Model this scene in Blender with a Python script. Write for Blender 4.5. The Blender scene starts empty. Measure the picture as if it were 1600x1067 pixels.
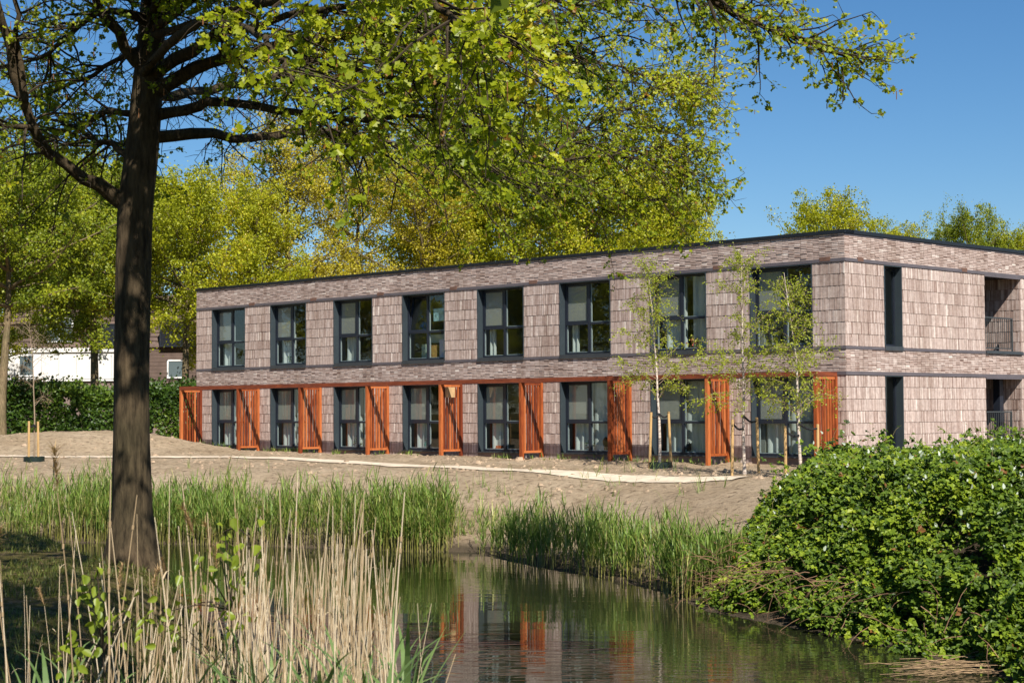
import bpy, math, random
import numpy as np
from mathutils import Matrix, Vector

# ------------------------------------------------------------------ camera, sky, sun, exposure
scn = bpy.context.scene
COL = scn.collection
EYE = np.array([0.0, 0.0, 3.3])
FPX, CXP, CYP = 2735.0, 800.0, 533.5            # focal length and centre, in pixels of a 1600 wide frame
PITCH, ROLL = math.radians(2.274), math.radians(-0.343)
_up0 = np.array([0, -math.sin(PITCH), math.cos(PITCH)]); _fw = np.array([0, math.cos(PITCH), math.sin(PITCH)])
_r0 = np.array([1.0, 0, 0])
CR = math.cos(ROLL) * _r0 + math.sin(ROLL) * _up0
CU = math.cos(ROLL) * _up0 - math.sin(ROLL) * _r0
cam = bpy.data.cameras.new('camera'); camo = bpy.data.objects.new('camera', cam); COL.objects.link(camo)
camo.matrix_world = Matrix(((CR[0], CU[0], -_fw[0], 0), (CR[1], CU[1], -_fw[1], 0), (CR[2], CU[2], -_fw[2], EYE[2]), (0, 0, 0, 1)))
cam.sensor_width = 36; cam.lens = FPX / 1600 * 36; cam.clip_end = 3000; cam.clip_start = 0.1
cam.dof.use_dof = True; cam.dof.focus_distance = 48; cam.dof.aperture_fstop = 16
scn.camera = camo

def at(px, py, y):                                # the place at forward distance y that lies in that direction
    a, b = (px - CXP) / FPX, -(py - CYP) / FPX
    d = _fw + a * CR + b * CU
    return EYE + d * (y / d[1])

SUN_EL, SUN_AZ = math.radians(46), np.array([0.312, -0.95])   # horizontal direction towards the sun
SUN_AZ = SUN_AZ / np.linalg.norm(SUN_AZ)
sdir = Vector((SUN_AZ[0] * math.cos(SUN_EL), SUN_AZ[1] * math.cos(SUN_EL), math.sin(SUN_EL)))
sun = bpy.data.lights.new('sun', 'SUN'); sun.energy = 5.0; sun.angle = math.radians(0.53); sun.color = (1.0, 0.95, 0.87)
suno = bpy.data.objects.new('sun', sun); COL.objects.link(suno); suno.location = (20, -40, 60)
suno.rotation_euler = sdir.to_track_quat('Z', 'Y').to_euler()
wld = bpy.data.worlds.new('World'); scn.world = wld; wld.use_nodes = True
wn = wld.node_tree.nodes; wn.clear()
sky = wn.new('ShaderNodeTexSky'); sky.sky_type = 'NISHITA'; sky.sun_disc = False
sky.sun_elevation = SUN_EL; sky.sun_rotation = math.atan2(SUN_AZ[0], SUN_AZ[1])
sky.air_density = 1.0; sky.dust_density = 0.0; sky.ozone_density = 6.0; sky.altitude = 300
bg = wn.new('ShaderNodeBackground'); bg.inputs['Strength'].default_value = 0.072
wo = wn.new('ShaderNodeOutputWorld')
hs = wn.new('ShaderNodeHueSaturation'); hs.inputs['Saturation'].default_value = 1.18; hs.inputs['Value'].default_value = 0.92
wld.node_tree.links.new(sky.outputs[0], hs.inputs['Color']); wld.node_tree.links.new(hs.outputs[0], bg.inputs[0]); wld.node_tree.links.new(bg.outputs[0], wo.inputs[0])
vs = scn.view_settings; vs.view_transform = 'Standard'; vs.look = 'None'; vs.exposure = 0.6; vs.gamma = 1; vs.use_curve_mapping = False
scn.render.engine = 'CYCLES'
cy = scn.cycles; cy.max_bounces = 7; cy.diffuse_bounces = 2; cy.glossy_bounces = 3; cy.transmission_bounces = 3
cy.transparent_max_bounces = 8; cy.caustics_reflective = False; cy.caustics_refractive = False
cy.use_denoising = True; cy.use_adaptive_sampling = True; cy.adaptive_threshold = 0.012

# ------------------------------------------------------------------ helpers: materials
def mat(name):
    m = bpy.data.materials.new(name); m.use_nodes = True
    nt = m.node_tree; nt.nodes.clear()
    out = nt.nodes.new('ShaderNodeOutputMaterial')
    return m, nt, out
def ramp(nt, stops):
    r = nt.nodes.new('ShaderNodeValToRGB'); e = r.color_ramp.elements
    while len(e) < len(stops): e.new(0.5)
    for i, (p, c) in enumerate(stops): e[i].position = p; e[i].color = (*c, 1)
    return r
def bsdf(nt, out, rough=0.6, spec=0.3, metal=0.0, col=(0.5, 0.5, 0.5)):
    b = nt.nodes.new('ShaderNodeBsdfPrincipled')
    b.inputs['Base Color'].default_value = (*col, 1); b.inputs['Roughness'].default_value = rough
    b.inputs['Specular IOR Level'].default_value = spec; b.inputs['Metallic'].default_value = metal
    nt.links.new(b.outputs[0], out.inputs[0]); return b
def noise(nt, scale, detail=4, rough=0.55, vec=None, scl=None):
    n = nt.nodes.new('ShaderNodeTexNoise'); n.inputs['Scale'].default_value = scale
    n.inputs['Detail'].default_value = detail; n.inputs['Roughness'].default_value = rough
    if vec is None:
        vec = nt.nodes.new('ShaderNodeTexCoord').outputs['Object']
    if scl is not None:
        mp = nt.nodes.new('ShaderNodeMapping'); mp.inputs['Scale'].default_value = scl
        nt.links.new(vec, mp.inputs['Vector']); vec = mp.outputs[0]
    nt.links.new(vec, n.inputs['Vector']); return n
def bump(nt, src, b, strength=0.3, dist=0.02):
    bp = nt.nodes.new('ShaderNodeBump'); bp.inputs['Strength'].default_value = strength; bp.inputs['Distance'].default_value = dist
    nt.links.new(src, bp.inputs['Height']); nt.links.new(bp.outputs[0], b.inputs['Normal']); return bp
def mixc(nt, a, b, fac, mode='MIX'):
    m = nt.nodes.new('ShaderNodeMix'); m.data_type = 'RGBA'; m.blend_type = mode
    for s, v in ((6, a), (7, b), (0, fac)):
        if isinstance(v, (int, float)): m.inputs[s].default_value = v
        elif isinstance(v, tuple): m.inputs[s].default_value = (*v, 1)
        else: nt.links.new(v, m.inputs[s])
    return m.outputs[2]
def attr(nt, name='rnd'):
    a = nt.nodes.new('ShaderNodeAttribute'); a.attribute_name = name; return a

def plain(name, col, rough=0.6, spec=0.3, metal=0.0, var=0.25, scale=3.0, bmp=0.0, scl=None):
    m, nt, out = mat(name); b = bsdf(nt, out, rough, spec, metal)
    n = noise(nt, scale, 5, 0.6, scl=scl)
    lo = tuple(c * (1 - var) for c in col); hi = tuple(min(1, c * (1 + var)) for c in col)
    r = ramp(nt, [(0.3, lo), (0.7, hi)]); nt.links.new(n.outputs[0], r.inputs[0]); nt.links.new(r.outputs[0], b.inputs['Base Color'])
    if bmp: bump(nt, n.outputs[0], b, bmp, 0.02)
    return m
def leafmat(name, stops, trans=0.35, rough=0.45, spec=0.35, tboost=1.3, patch=0.0, back=None):
    m, nt, out = mat(name)
    a = attr(nt); r = ramp(nt, stops); nt.links.new(a.outputs['Fac'], r.inputs[0])
    col = r.outputs[0]
    if patch:
        n = noise(nt, patch, 3, 0.5); rr = ramp(nt, [(0.35, (0.72, 0.82, 0.75)), (0.68, (1.18, 1.1, 1.0))])
        nt.links.new(n.outputs[0], rr.inputs[0]); col = mixc(nt, col, rr.outputs[0], 1.0, 'MULTIPLY')
    if back is not None:
        g = nt.nodes.new('ShaderNodeNewGeometry'); col = mixc(nt, col, back, g.outputs['Backfacing'])
    b = nt.nodes.new('ShaderNodeBsdfPrincipled'); b.inputs['Roughness'].default_value = rough; b.inputs['Specular IOR Level'].default_value = spec
    nt.links.new(col, b.inputs['Base Color'])
    t = nt.nodes.new('ShaderNodeBsdfTranslucent'); nt.links.new(mixc(nt, col, (tboost, tboost, 0.6 * tboost), 1.0, 'MULTIPLY'), t.inputs['Color'])
    mx = nt.nodes.new('ShaderNodeMixShader'); mx.inputs[0].default_value = trans
    nt.links.new(b.outputs[0], mx.inputs[1]); nt.links.new(t.outputs[0], mx.inputs[2]); nt.links.new(mx.outputs[0], out.inputs[0])
    return m

# ------------------------------------------------------------------ helpers: objects
ORG = {}
def tag(o, label=None, cat=None, group=None, kind=None):
    if label: o['label'] = label
    if cat: o['category'] = cat
    if group: o['group'] = group
    if kind: o['kind'] = kind
    return o
def empty(name, loc, label=None, cat=None, group=None, parent=None):
    o = bpy.data.objects.new(name, None); COL.objects.link(o); o.empty_display_size = 0.2
    if parent is not None:
        o.parent = parent; ORG[o.name] = ORG[parent.name]
    else:
        o.location = loc; ORG[o.name] = np.array(loc, float)
    return tag(o, label, cat, group)
def meshdata(name, V, Fs, material, rnd=None, smooth=False, fattr=None):
    """V (n,3); Fs: list of (m,k) index arrays; rnd: one value per face, in the same order"""
    me = bpy.data.meshes.new(name); V = np.asarray(V, np.float32)
    Fs = [np.asarray(f, np.int32) for f in (Fs if isinstance(Fs, list) else [Fs])]; Fs = [f for f in Fs if f.size]
    me.vertices.add(len(V)); me.vertices.foreach_set('co', V.ravel())
    tot = np.concatenate([np.full(len(f), f.shape[1], np.int32) for f in Fs]); st = np.concatenate([[0], np.cumsum(tot)[:-1]]).astype(np.int32)
    li = np.concatenate([f.ravel() for f in Fs])
    me.loops.add(len(li)); me.loops.foreach_set('vertex_index', li)
    me.polygons.add(len(tot)); me.polygons.foreach_set('loop_start', st); me.polygons.foreach_set('loop_total', tot)
    me.polygons.foreach_set('use_smooth', np.full(len(tot), bool(smooth)))
    if rnd is not None:
        a = me.attributes.new('rnd', 'FLOAT', 'FACE'); a.data.foreach_set('value', np.asarray(rnd, np.float32))
    me.update(calc_edges=True); me.materials.append(material)
    return me
def link(name, me, parent=None, loc=(0, 0, 0)):
    o = bpy.data.objects.new(name, me); COL.objects.link(o)
    if parent is not None: o.parent = parent; ORG[o.name] = ORG[parent.name]
    else: o.location = loc; ORG[o.name] = np.array(loc, float)
    return o
def mk(name, V, Fs, material, parent=None, loc=None, rnd=None, smooth=False):
    """V in world space"""
    V = np.asarray(V, float)
    if parent is not None: org = ORG[parent.name]
    else: org = np.array(loc if loc is not None else [(V[:, 0].min() + V[:, 0].max()) / 2, (V[:, 1].min() + V[:, 1].max()) / 2, V[:, 2].min()], float)
    return link(name, meshdata(name, V - org, Fs, material, rnd, smooth), parent, tuple(org) if parent is None else (0, 0, 0))
BOXF = np.array([[0, 1, 3, 2], [4, 6, 7, 5], [0, 4, 5, 1], [2, 3, 7, 6], [0, 2, 6, 4], [1, 5, 7, 3]])
class Frame:                                       # u along, n outward, z up
    def __init__(s, o, u, n): s.o, s.u, s.n = np.array(o, float), np.array(u, float), np.array(n, float); s.flip = np.cross([*s.u, 0], [*s.n, 0])[2] < 0
    def P(s, u, n, z):
        u, n, z = np.broadcast_arrays(np.asarray(u, float), np.asarray(n, float), np.asarray(z, float))
        return np.stack([s.o[0] + s.u[0] * u + s.n[0] * n, s.o[1] + s.u[1] * u + s.n[1] * n, z], -1)
    def boxes(s, L):                               # list of (u0,u1,n0,n1,z0,z1)
        V = []; F = []
        for i, (u0, u1, n0, n1, z0, z1) in enumerate(L):
            c = [(u, n, z) for u in (u0, u1) for n in (n0, n1) for z in (z0, z1)]
            c = np.array(c); V.append(s.P(c[:, 0], c[:, 1], c[:, 2]))
            f = BOXF + 8 * i
            F.append(f[:, ::-1] if s.flip else f)
        return np.concatenate(V), np.concatenate(F)
    def box(s, name, L, m, parent=None, **k):
        V, F = s.boxes(L if isinstance(L, list) else [L]); return mk(name, V, F, m, parent, **k)
WF = Frame((0, 0), (1, 0), (0, 1))                 # plain world frame

def tubes(L):
    """L: list of (pts (k,3), radii (k,), sides) -> V, F(quads)"""
    V = []; F = []; off = 0
    for pts, rad, sd in L:
        pts = np.asarray(pts, float); k = len(pts); rad = np.broadcast_to(rad, (k,))
        t = np.gradient(pts, axis=0); t /= np.linalg.norm(t, axis=1)[:, None] + 1e-9
        ref = np.eye(3)[np.argmin(np.abs(t.mean(0)))]
        a = np.cross(t, ref); a /= np.linalg.norm(a, axis=1)[:, None] + 1e-9; b = np.cross(t, a)
        th = np.arange(sd) * 2 * np.pi / sd
        ring = pts[:, None] + rad[:, None, None] * (np.cos(th)[None, :, None] * a[:, None] + np.sin(th)[None, :, None] * b[:, None])
        V.append(ring.reshape(-1, 3))
        i = np.arange(k - 1)[:, None] * sd; j = np.arange(sd)[None]; j2 = (j + 1) % sd
        F.append(np.stack([i + j, i + j2, i + sd + j2, i + sd + j], -1).reshape(-1, 4) + off); off += k * sd
    return np.concatenate(V), np.concatenate(F)
def spl(P, n):                                     # Catmull-Rom resample of a polyline, n points
    P = np.asarray(P, float); k = len(P)
    if k == 2: return P[0] + (P[1] - P[0]) * np.linspace(0, 1, n)[:, None]
    Q = np.vstack([2 * P[0] - P[1], P, 2 * P[-1] - P[-2]]); t = np.linspace(0, k - 1, n); i = np.minimum(t.astype(int), k - 2); f = (t - i)[:, None]
    p0, p1, p2, p3 = Q[i], Q[i + 1], Q[i + 2], Q[i + 3]
    return 0.5 * (2 * p1 + (p2 - p0) * f + (2 * p0 - 5 * p1 + 4 * p2 - p3) * f**2 + (3 * p1 - p0 - 3 * p2 + p3) * f**3)
def unit(v): return v / (np.linalg.norm(v, axis=-1, keepdims=True) + 1e-9)
def scatter(tv, tf, P, A, Nn, S):
    """template leaf (tv in x=side, y=length, z=normal; tf list of faces) placed at P with long axis A, normal Nn, size S"""
    A = unit(A); B = unit(np.cross(A, Nn)); Nn = np.cross(B, A); n = len(P); k = len(tv)
    S = np.broadcast_to(np.asarray(S, float), (n,))
    V = P[:, None] + S[:, None, None] * (tv[None, :, :1] * B[:, None] + tv[None, :, 1:2] * A[:, None] + tv[None, :, 2:] * Nn[:, None])
    off = (np.arange(n) * k)[:, None, None]
    return V.reshape(-1, 3), [(np.asarray(f)[None] + off).reshape(-1, np.asarray(f).shape[1]) for f in tf]
def blades(P, az, L, W, elev, droop, seg=3, rng=None):
    """strips of grass or reed leaf: start point, azimuth, length, width, start elevation, how far it bends over"""
    n = len(P); t = np.linspace(0, 1, seg + 1); V = np.zeros((n, 2 * seg + 1, 3)); p = P.copy(); d_h = np.stack([np.cos(az), np.sin(az)], -1)
    sd = np.stack([-np.sin(az), np.cos(az), np.zeros(n)], -1)
    for i in range(seg + 1):
        w = W * (1 - t[i]) ** 0.7 * (0.55 + 0.45 * min(1, t[i] * 3 + 0.3)) * 0.5
        if i < seg: V[:, 2 * i] = p - sd * w[:, None]; V[:, 2 * i + 1] = p + sd * w[:, None]
        else: V[:, 2 * i] = p
        e = elev - droop * (t[i] + 0.5 / seg) ** 1.4
        p = p + (L / seg)[:, None] * np.concatenate([d_h * np.cos(e)[:, None], np.sin(e)[:, None]], 1)
    off = (np.arange(n) * (2 * seg + 1))[:, None, None]
    q = np.array([[2 * i, 2 * i + 1, 2 * i + 3, 2 * i + 2] for i in range(seg - 1)]).reshape(-1, 4)
    tr = np.array([[2 * seg - 2, 2 * seg - 1, 2 * seg]])
    return V.reshape(-1, 3), [(q[None] + off).reshape(-1, 4), (tr[None] + off).reshape(-1, 3)]
def merge(parts):                                  # list of (V, [F..]) -> V, [F..], sizes kept face-type wise
    V = []; byk = {}; off = 0
    for v, fs in parts:
        for f in (fs if isinstance(fs, list) else [fs]):
            if len(f): byk.setdefault(f.shape[1], []).append(f + off)
        V.append(v); off += len(v)
    return np.concatenate(V), [np.concatenate(x) for x in byk.values()]
def vnoise(x, y, seed=0):                          # smooth value noise
    x = np.asarray(x, float); y = np.asarray(y, float); i = np.floor(x).astype(np.int64); j = np.floor(y).astype(np.int64); fx = x - i; fy = y - j
    def h(a, b):
        k = (a * 374761393 + b * 668265263 + seed * 144665) & 0x7fffffff; k = ((k ^ (k >> 13)) * 1274126177) & 0x7fffffff
        return ((k ^ (k >> 16)) & 0xffff) / 65535.0
    sx = fx * fx * (3 - 2 * fx); sy = fy * fy * (3 - 2 * fy)
    return (h(i, j) * (1 - sx) + h(i + 1, j) * sx) * (1 - sy) + (h(i, j + 1) * (1 - sx) + h(i + 1, j + 1) * sx) * sy
def fbm(x, y, o=3, seed=0): return sum(vnoise(x * 2**k, y * 2**k, seed + k) * 0.5**k for k in range(o)) / (2 - 0.5**(o - 1)) - 0.5

# ------------------------------------------------------------------ the ground: one sheet with the pond's basin in it
SHORE = np.array([(-60, 46), (-30, 46.5), (-18, 46.3), (-13, 45.6), (-8, 44.2), (-4.2, 42.6), (-2.4, 41.6), (-0.9, 41.2), (0.0, 38.6), (0.7, 36.9), (1.9, 34.6), (2.8, 31.8),
                  (3.2, 29.0), (4.3, 26.6), (5.4, 24.1), (6.0, 22.0), (6.6, 18), (6.9, 13), (6.2, 9), (4.2, 6.8), (1.6, 6.6), (0.2, 7.4), (-0.9, 9.0), (-1.8, 12), (-2.5, 15),
                  (-2.7, 18.5), (-2.9, 21.2), (-4.2, 23.6), (-6.0, 27.6), (-10, 29.4), (-20, 29.8), (-60, 30)], float)
def sdist(x, y):                                   # > 0 on land
    x = np.asarray(x, float); y = np.asarray(y, float); d = np.full(x.shape, 1e9); ins = np.zeros(x.shape, bool)
    for i in range(len(SHORE)):
        a = SHORE[i]; b = SHORE[(i + 1) % len(SHORE)]; e = b - a
        t = np.clip(((x - a[0]) * e[0] + (y - a[1]) * e[1]) / (e @ e), 0, 1)
        d = np.minimum(d, np.hypot(x - a[0] - t * e[0], y - a[1] - t * e[1]))
        c = (a[1] > y) != (b[1] > y)
        with np.errstate(divide='ignore', invalid='ignore'): xi = a[0] + (y - a[1]) / (b[1] - a[1] if b[1] != a[1] else 1e-9) * e[0]
        ins ^= c & (x < xi)
    return np.where(ins, -d, d)
def sm(t): t = np.clip(t, 0, 1); return t * t * (3 - 2 * t)
def near_side(x, y):                               # 1 on the lawn side, 0 on the building side
    return np.where((y < 34.5) & (x < 2.2) | (y < 8), 1.0, 0.0)
PATH = np.array([(-34, 64), (-24, 61.8), (-17.6, 60.2), (-14.6, 59.2), (-10.75, 58.4), (-8.39, 57.1), (-6.04, 55.0), (-3.05, 51.8), (-0.38, 48.9), (1.69, 46.9), (3.3, 45.2), (4.6, 43.7), (5.6, 42.7)], float)
def path_d(x, y):
    d = np.full(np.shape(x), 1e9)
    for a, b in zip(PATH[:-1], PATH[1:]):
        e = b - a; t = np.clip(((x - a[0]) * e[0] + (y - a[1]) * e[1]) / (e @ e), 0, 1); d = np.minimum(d, np.hypot(x - a[0] - t * e[0], y - a[1] - t * e[1]))
    return d
def gz(x, y):
    x = np.asarray(x, float); y = np.asarray(y, float)
    d = sdist(x, y); ns = near_side(x, y)
    far = 1.62 * sm((d + 0.35) / 7.2) ** 0.85 + 0.21 * sm((d - 5) / 9)
    near = 1.5 * sm((d + 0.15) / 1.9) ** 0.8 + 0.15 * sm((d - 2) / 8)
    z = np.where(d > -0.35, np.where(ns > 0.5, near, far), 0)
    z = np.where(d <= 0, np.minimum(z, 0.05) + np.maximum(d * 0.35, -0.9), z)
    z = np.where(y < 60, np.minimum(z, 1.83), z)
    m = np.exp(-(((x + 16.3) / 4.6) ** 2 + ((y - 65.5) / 3.2) ** 2) ** 1.5)
    z = z + 0.82 * m
    land = sm(d / 1.5)
    z = z + land * np.where(ns > 0.5, 0.10, 0.09) * fbm(x * 0.35, y * 0.35, 3, 5)
    rough = land * (1 - ns) * sm((75 - y) / 8) * (0.12 + 0.88 * sm((path_d(x, y) - 0.45) / 0.7))
    z = z + rough * (0.12 * fbm(x * 1.3, y * 1.3, 3, 9) + 0.12 * np.abs(fbm(x * 3.6, y * 3.6, 2, 11)))
    return z
def axis(lo, hi, step, far0, far1):
    f = np.arange(lo, hi + 1e-6, step); g = 1.22 ** np.arange(1, 60) * step * 2
    l = lo - np.cumsum(g); l = l[l > far0][::-1]; r = hi + np.cumsum(g); r = r[r < far1]
    return np.concatenate([[far0], l, f, r, [far1]])
gx = axis(-19, 10, 0.15, -900, 900); gy = axis(2, 69, 0.18, -120, 1500)
GX, GY = np.meshgrid(gx, gy); GZ = gz(GX, GY)
nx, ny = len(gx), len(gy); ii = np.arange((ny - 1) * (nx - 1)); r_, c_ = ii // (nx - 1), ii % (nx - 1); b_ = r_ * nx + c_
m, nt, out = mat('ground_soil'); b = bsdf(nt, out, 0.95, 0.1)
tc = nt.nodes.new('ShaderNodeTexCoord').outputs['Object']
n1 = noise(nt, 0.45, 5, 0.6, tc); n2 = noise(nt, 5.5, 6, 0.7, tc); n3 = noise(nt, 28, 4, 0.7, tc)
r1 = ramp(nt, [(0.3, (0.37, 0.275, 0.175)), (0.52, (0.47, 0.36, 0.24)), (0.75, (0.56, 0.44, 0.305))]); nt.links.new(n1.outputs[0], r1.inputs[0])
r2 = ramp(nt, [(0.34, (0.42, 0.39, 0.36)), (0.47, (0.90, 0.89, 0.88)), (0.72, (1.14, 1.13, 1.12))]); nt.links.new(n2.outputs[0], r2.inputs[0])
sand = mixc(nt, r1.outputs[0], r2.outputs[0], 1.0, 'MULTIPLY')
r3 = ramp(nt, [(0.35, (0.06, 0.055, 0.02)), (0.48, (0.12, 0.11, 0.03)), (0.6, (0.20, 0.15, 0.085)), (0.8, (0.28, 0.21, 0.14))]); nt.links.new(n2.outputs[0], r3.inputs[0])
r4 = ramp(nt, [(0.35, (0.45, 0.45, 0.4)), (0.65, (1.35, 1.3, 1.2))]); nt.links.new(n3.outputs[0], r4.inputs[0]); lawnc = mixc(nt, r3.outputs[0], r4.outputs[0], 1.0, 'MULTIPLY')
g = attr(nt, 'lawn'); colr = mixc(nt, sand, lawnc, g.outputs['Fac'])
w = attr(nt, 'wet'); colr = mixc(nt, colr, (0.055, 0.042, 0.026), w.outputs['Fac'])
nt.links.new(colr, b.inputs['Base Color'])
ad = nt.nodes.new('ShaderNodeMath'); ad.operation = 'ADD'; nt.links.new(n2.outputs[0], ad.inputs[0]); nt.links.new(n3.outputs[0], ad.inputs[1])
bump(nt, ad.outputs[0], b, 0.9, 0.09)
V = np.stack([GX, GY, GZ], -1).reshape(-1, 3)
gme = meshdata('ground', V, np.stack([b_, b_ + 1, b_ + nx + 1, b_ + nx], -1), m, smooth=True)
sd_ = sdist(V[:, 0], V[:, 1]); nsd = near_side(V[:, 0], V[:, 1])
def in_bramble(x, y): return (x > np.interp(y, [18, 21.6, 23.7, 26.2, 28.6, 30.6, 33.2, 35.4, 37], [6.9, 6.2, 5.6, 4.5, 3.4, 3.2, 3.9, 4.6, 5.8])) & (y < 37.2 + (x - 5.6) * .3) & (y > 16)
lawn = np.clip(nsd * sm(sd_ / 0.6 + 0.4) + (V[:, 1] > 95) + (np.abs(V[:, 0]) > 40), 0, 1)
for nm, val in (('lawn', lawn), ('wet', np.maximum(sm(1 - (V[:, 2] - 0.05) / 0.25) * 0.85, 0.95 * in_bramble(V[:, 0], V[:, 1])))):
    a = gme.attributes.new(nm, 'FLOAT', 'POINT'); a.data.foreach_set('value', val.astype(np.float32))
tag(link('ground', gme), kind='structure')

# ------------------------------------------------------------------ pond
m, nt, out = mat('pond_water'); b = bsdf(nt, out, 0.015, 0.5, col=(0.020, 0.022, 0.010)); b.inputs['IOR'].default_value = 1.40
tc = nt.nodes.new('ShaderNodeTexCoord').outputs['Object']
na = noise(nt, 1.0, 2, 0.45, tc, (1.1, 5.5, 1)); nb = noise(nt, 1.0, 1, 0.4, tc, (0.35, 1.4, 1)); nc = noise(nt, 1.0, 1, 0.4, tc, (0.12, 0.10, 1))
rr = ramp(nt, [(0.38, (0.05, 0.05, 0.05)), (0.62, (1, 1, 1))]); nt.links.new(nc.outputs[0], rr.inputs[0])
ml = nt.nodes.new('ShaderNodeMath'); ml.operation = 'MULTIPLY'; nt.links.new(na.outputs[0], ml.inputs[0]); nt.links.new(rr.outputs[0], ml.inputs[1])
ad = nt.nodes.new('ShaderNodeMath'); ad.operation = 'ADD'; nt.links.new(ml.outputs[0], ad.inputs[0]); nt.links.new(nb.outputs[0], ad.inputs[1])
bump(nt, ad.outputs[0], b, 0.45, 0.010)
wx = np.array([-62, 9.0]); wy = np.array([3.0, 50.0])
tag(mk('pond_water', [(wx[0], wy[0], 0), (wx[1], wy[0], 0), (wx[1], wy[1], 0), (wx[0], wy[1], 0)], np.array([[0, 1, 2, 3]]), m), kind='structure')

# ------------------------------------------------------------------ shell path along the top of the bank
P2 = spl(PATH, 220); tg = unit(np.gradient(P2, axis=0)); nr = np.stack([-tg[:, 1], tg[:, 0]], -1); rows = []
for k, wv in enumerate((-0.42, -0.25, 0.0, 0.25, 0.42)):
    edge = 0.22 * fbm(np.arange(220) * 0.35, np.full(220, k * 7.0), 3, 3) * (abs(wv) > 0.4)
    q = P2 + nr * (wv + edge)[:, None]; rows.append(np.column_stack([q, gz(q[:, 0], q[:, 1]) + 0.022 + 0.016 * (abs(wv) < 0.4)]))
V = np.stack(rows, 1).reshape(-1, 3); i = np.arange(219)[:, None] * 5 + np.arange(4)[None]; i = i.ravel()
m = plain('shell_path', (0.60, 0.495, 0.37), 0.9, 0.1, var=0.22, scale=2.5, bmp=0.5)
tag(mk('path', V, np.stack([i, i + 1, i + 6, i + 5], -1), m, smooth=True), kind='structure')

# ------------------------------------------------------------------ the two-storey brick building
YAW = math.radians(45.046); CO = (8.94, 46.857)
FL = Frame(CO, (-math.sin(YAW), math.cos(YAW)), (-math.cos(YAW), -math.sin(YAW)))   # long front, u runs from the corner away to the left
FR = Frame(CO, (math.cos(YAW), math.sin(YAW)), (math.sin(YAW), -math.cos(YAW)))     # short side, u runs from the corner to the right
Z0, CAPT, WT, B1T, B1B, B2T, B2B, B3T, B3B = 1.80, 8.122, 8.026, 7.358, 7.270, 4.993, 4.915, 4.310, 4.220
LL, LR, BAY, W0, WW = 29.97, 14.5, 3.6806, 1.0525, 2.1142
rng = np.random.default_rng(3)

m, nt, out = mat('brick'); b = bsdf(nt, out, 0.8, 0.25)
a = attr(nt); r = ramp(nt, [(0.0, (0.19, 0.12, 0.095)), (0.2, (0.30, 0.212, 0.176)), (0.5, (0.435, 0.338, 0.292)), (0.75, (0.545, 0.445, 0.392)), (0.93, (0.60, 0.51, 0.45)), (1.0, (0.74, 0.66, 0.58))])
nt.links.new(a.outputs['Fac'], r.inputs[0])
n = noise(nt, 9, 4, 0.6); rr = ramp(nt, [(0.3, (0.78, 0.75, 0.74)), (0.7, (1.12, 1.12, 1.12))]); nt.links.new(n.outputs[0], rr.inputs[0])
ns_ = noise(nt, 1.0, 5, 0.6, scl=(1.3, 1.3, 0.28)); rs_ = ramp(nt, [(0.32, (0.80, 0.77, 0.74)), (0.5, (1, 1, 1)), (0.72, (1.09, 1.08, 1.07))]); nt.links.new(ns_.outputs[0], rs_.inputs[0])
nt.links.new(mixc(nt, mixc(nt, r.outputs[0], rr.outputs[0], 1.0, 'MULTIPLY'), rs_.outputs[0], 1.0, 'MULTIPLY'), b.inputs['Base Color']); bump(nt, n.outputs[0], b, 0.35, 0.01)
M_BRICK = m
M_MORTAR = plain('mortar', (0.27, 0.18, 0.145), 0.95, 0.1, var=0.2)
M_TRIM = plain('zinc_trim', (0.115, 0.10, 0.108), 0.5, 0.4, var=0.12, scale=2)
M_CAP = plain('roof_edge_metal', (0.012, 0.013, 0.016), 0.35, 0.5, var=0.2)
M_FRAME = plain('anthracite_frame', (0.016, 0.020, 0.030), 0.38, 0.5, var=0.12, scale=2)
M_LINING = plain('anthracite_lining', (0.036, 0.048, 0.055), 0.42, 0.45, var=0.10, scale=1.5)
M_SILL = plain('sill_metal', (0.045, 0.050, 0.055), 0.4, 0.5, var=0.15)
M_BLIND = plain('blind_cloth', (0.36, 0.335, 0.30), 0.9, 0.1, var=0.05, scale=20)
M_BEAD = plain('pale_bead', (0.50, 0.52, 0.52), 0.5, 0.3, var=0.05)
M_INT = plain('interior_plaster', (0.30, 0.29, 0.26), 0.9, 0.1, var=0.08)
M_INTF = plain('interior_floor', (0.22, 0.17, 0.13), 0.6, 0.3, var=0.2)
M_ROOF = plain('roof_felt', (0.06, 0.06, 0.062), 0.9, 0.2)
M_RAIL = plain('railing_metal', (0.045, 0.05, 0.052), 0.4, 0.5, var=0.1)
M_VENT = plain('vent_terracotta', (0.17, 0.095, 0.07), 0.8, 0.2)
m, nt, out = mat('window_glass')
tr = nt.nodes.new('ShaderNodeBsdfTransparent'); tr.inputs[0].default_value = (0.90, 0.94, 0.93, 1)
gl = nt.nodes.new('ShaderNodeBsdfGlossy'); gl.inputs['Roughness'].default_value = 0.004; gl.inputs[0].default_value = (1, 1, 1, 1)
fr = nt.nodes.new('ShaderNodeFresnel')
ge = nt.nodes.new('ShaderNodeNewGeometry'); mr = nt.nodes.new('ShaderNodeMapRange'); mr.inputs['To Min'].default_value = 1.5; mr.inputs['To Max'].default_value = 1 / 1.5
nt.links.new(ge.outputs['Backfacing'], mr.inputs['Value']); nt.links.new(mr.outputs[0], fr.inputs[0])
mx = nt.nodes.new('ShaderNodeMixShader'); nt.links.new(fr.outputs[0], mx.inputs[0]); nt.links.new(tr.outputs[0], mx.inputs[1]); nt.links.new(gl.outputs[0], mx.inputs[2]); nt.links.new(mx.outputs[0], out.inputs[0])
M_GLASS = m

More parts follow.
